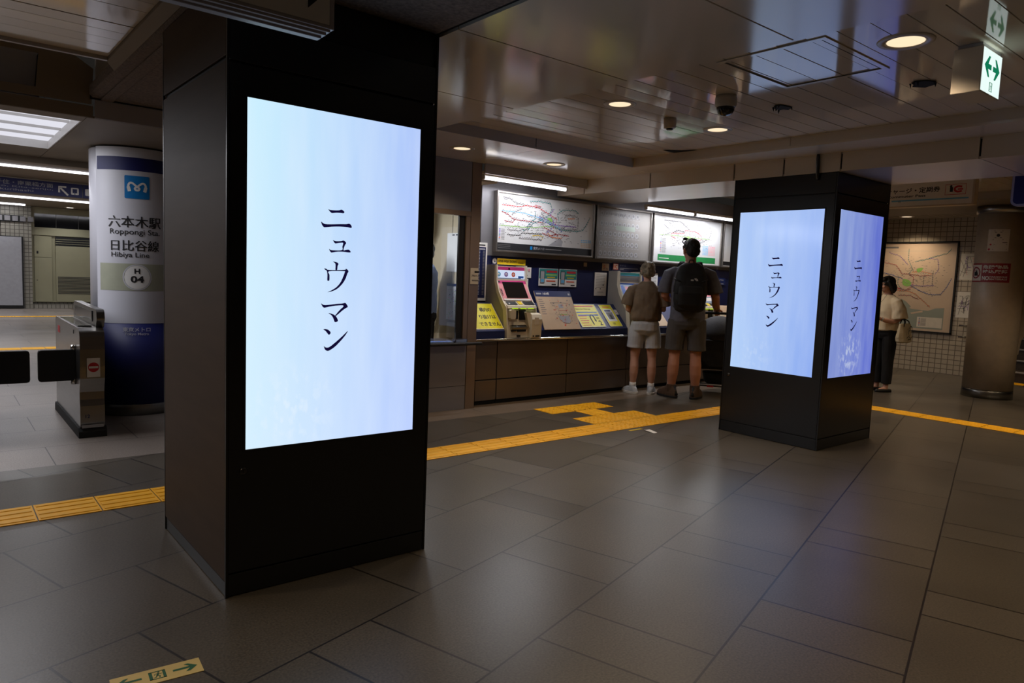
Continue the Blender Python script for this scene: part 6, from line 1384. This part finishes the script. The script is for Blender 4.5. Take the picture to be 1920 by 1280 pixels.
# ---- the clerk in the ticket office
HC = Matrix.Rotation(0, 4, 'Z')
cl = thing('person', 'person in pale blue shirt and dark trousers, partly seen inside the ticket office', 'person', (4.32, 6.80, 0), az(-50))
def f(b):
    torso(b, [(.90, 0, 0, .155, .11), (1.0, 0, 0, .16, .11), (1.12, 0, 0, .15, .10), (1.30, 0, 0, .17, .11), (1.40, 0, 0, .175, .105), (1.46, 0, 0, .15, .08), (1.50, 0, 0, .07, .06)])
    b.tube([(0, 0, 1.46), (0, .012, 1.56)], [.052, .05], n=12)
    for k in (-1, 1):
        b.tube([(k * .085, 0, .92), (k * .10, 0, .50), (k * .10, 0, .08)], [.09, .055, .04], n=12); b.tube([(k * .10, -.02, .04), (k * .10, .12, .035)], [.036, .03], n=8)
        b.tube([(k * .15, 0, 1.43), (k * .20, -.01, 1.38), (k * .225, -.02, 1.15), (k * .21, .06, 1.02), (k * .18, .18, 1.0)], [.05, .055, .042, .036, .026], n=10); hand(b, (k * .18, .18, 1.0), (-k * .2, .9, 0), (0, 0, -1), 1, k, .5)
    head(b, (0, .03, 1.63), 1.0, HC)
part(cl, 'body', 'skin_tan', f, .007, 3); eyes(cl, (0, .03, 1.63), 1.0, HC)
def f(b):
    b.M = b.M @ Matrix.Translation((0, .03, 1.63)); b.ell((0, -.018, .035), (.086, .100, .088)); b.ell((0, -.05, -.02), (.078, .06, .07))
part(cl, 'hair', 'hair_black', f, .007, 2)
def f(b):
    torso(b, [(.95, 0, 0, .172, .125), (1.12, 0, 0, .172, .12), (1.30, 0, 0, .188, .126), (1.40, 0, 0, .190, .12), (1.46, 0, 0, .16, .095), (1.50, 0, 0, .085, .07)])
    for k in (-1, 1): b.tube([(k * .13, 0, 1.43), (k * .20, -.01, 1.39), (k * .228, -.02, 1.15), (k * .212, .06, 1.03), (k * .19, .14, 1.0)], [.055, .068, .056, .05, .036], n=12)
part(cl, 'shirt', 'shirt_sky', f, .008, 3, .008, 9, 11)
def f(b):
    torso(b, [(.84, 0, 0, .13, .10), (.90, 0, 0, .175, .125), (.98, 0, 0, .165, .118)])
    for k in (-1, 1): b.tube([(k * .085, 0, .90), (k * .10, 0, .50), (k * .10, 0, .09)], [.10, .078, .068], n=14)
part(cl, 'trousers', 'trouser_black', f, .008, 3)

# ---- the stroller
sp = (7.80, 5.33, 0); sa = az(52)
st = thing('stroller', 'black folding stroller with a grey trimmed hood, between the tall person and the far pillar', 'stroller', sp, sa)
def S(m): b = MB(m); b.M = WM[st.name].copy(); return b
def f(b):
    rings = []
    for k in range(9):
        a = math.radians(-22 + 24 * k); cy, cz = .02, .70; R = .30
        y, z = cy - R * math.cos(a) * .95, cz + R * math.sin(a)
        rings.append((y, z))
    # hood: arched shell from the back over the seat
    n = 14; hoop = []
    for k in range(8):
        t_ = math.radians(8 + 19 * k); R = .34; row = []
        for i in range(n + 1):
            u = PI * i / n; x = -.255 * math.cos(u); h = math.sin(u) ** .6
            row.append((x, .03 - R * math.cos(t_) * h, .66 + (R * math.sin(t_)) * h))
        hoop.append(row)
    v = [p for r in hoop for p in r]; b.add(v, [(k * (n + 1) + i, k * (n + 1) + i + 1, (k + 1) * (n + 1) + i + 1, (k + 1) * (n + 1) + i) for k in range(7) for i in range(n)], 'stroller_grey', True)
b = S('stroller_grey'); f(b); o = b.build('hood', st); md = o.modifiers.new('th', 'SOLIDIFY'); md.thickness = .012
def f(b):
    b.prism([(-.30, .70), (-.26, .72), (-.14, .40), (.22, .42), (.24, .36), (-.18, .33), (-.24, .45)], -.22, .22, 'x'); b.prism([(-.24, .74), (.24, .74), (.225, .46), (.12, .37), (-.12, .37), (-.225, .46)], -.27, -.24, 'y'); b.box(-.245, -.205, -.26, .18, .36, .68); b.box(.205, .245, -.26, .18, .36, .68)
o = (lambda b: (f(b), b.build('seat', st))[1])(S('stroller_fabric')); bake(o, .010, 5, .004, 9, 2)
b = S('stroller_fabric'); f = b.loft([ringz(z, 0, .0, rx, ry, 20, 4) for z, rx, ry in ((.14, .12, .15), (.16, .15, .18), (.27, .17, .20), (.275, .16, .19))]); b.build('storage_basket', st)
b = S('steel_dark')
for k in (-.25, .25):
    b.tube([(k, -.42, 1.03), (k, -.36, .92), (k, -.20, .62), (k * .95, .02, .34), (k * .9, .30, .10)], .012, 'black', 10); b.tube([(k, -.28, .09), (k, -.16, .25), (k, .02, .50), (k * .95, .10, .60)], .011, 'black', 10)
b.tube([(-.28, -.28, .08), (-.22, -.26, .13), (.22, -.26, .13), (.28, -.28, .08)], .012, 'steel_dark', 8); b.tube([(-.24, .32, .08), (.24, .32, .08)], .010, 'steel_dark', 8); b.build('frame', st)
b = S('rubber'); b.tube([(-.25, -.42, 1.03), (-.24, -.445, 1.045), (-.18, -.46, 1.05), (.18, -.46, 1.05), (.24, -.445, 1.045), (.25, -.42, 1.03)], .016, 'rubber', 12); b.build('handlebar', st)
for x, y in ((-.29, -.28), (.29, -.28), (-.24, .32), (.24, .32)):
    b = S('rubber'); r = .078
    P = [(y + r * math.cos(2 * PI * i / 24), .08 + r * math.sin(2 * PI * i / 24)) for i in range(24)]; Q = [(y + .055 * math.cos(2 * PI * i / 24), .08 + .055 * math.sin(2 * PI * i / 24)) for i in range(24)]
    b.loft([[(x + sx, y + rr * math.cos(2 * PI * i / 24), .08 + rr * math.sin(2 * PI * i / 24)) for i in range(24)] for sx, rr in ((-.018, .060), (-.016, .074), (0, .079), (.016, .074), (.018, .060))]); wh = b.build('wheel', st)
    b = S('light_grey'); b.tube([(x - .02, y, .08), (x + .02, y, .08)], .025, 'light_grey', 14); b.build('hub', wh)
b = S('red'); b.box(-.12, -.04, -.285, -.265, .115, .135); b.build('brake_pedal', st, .004)
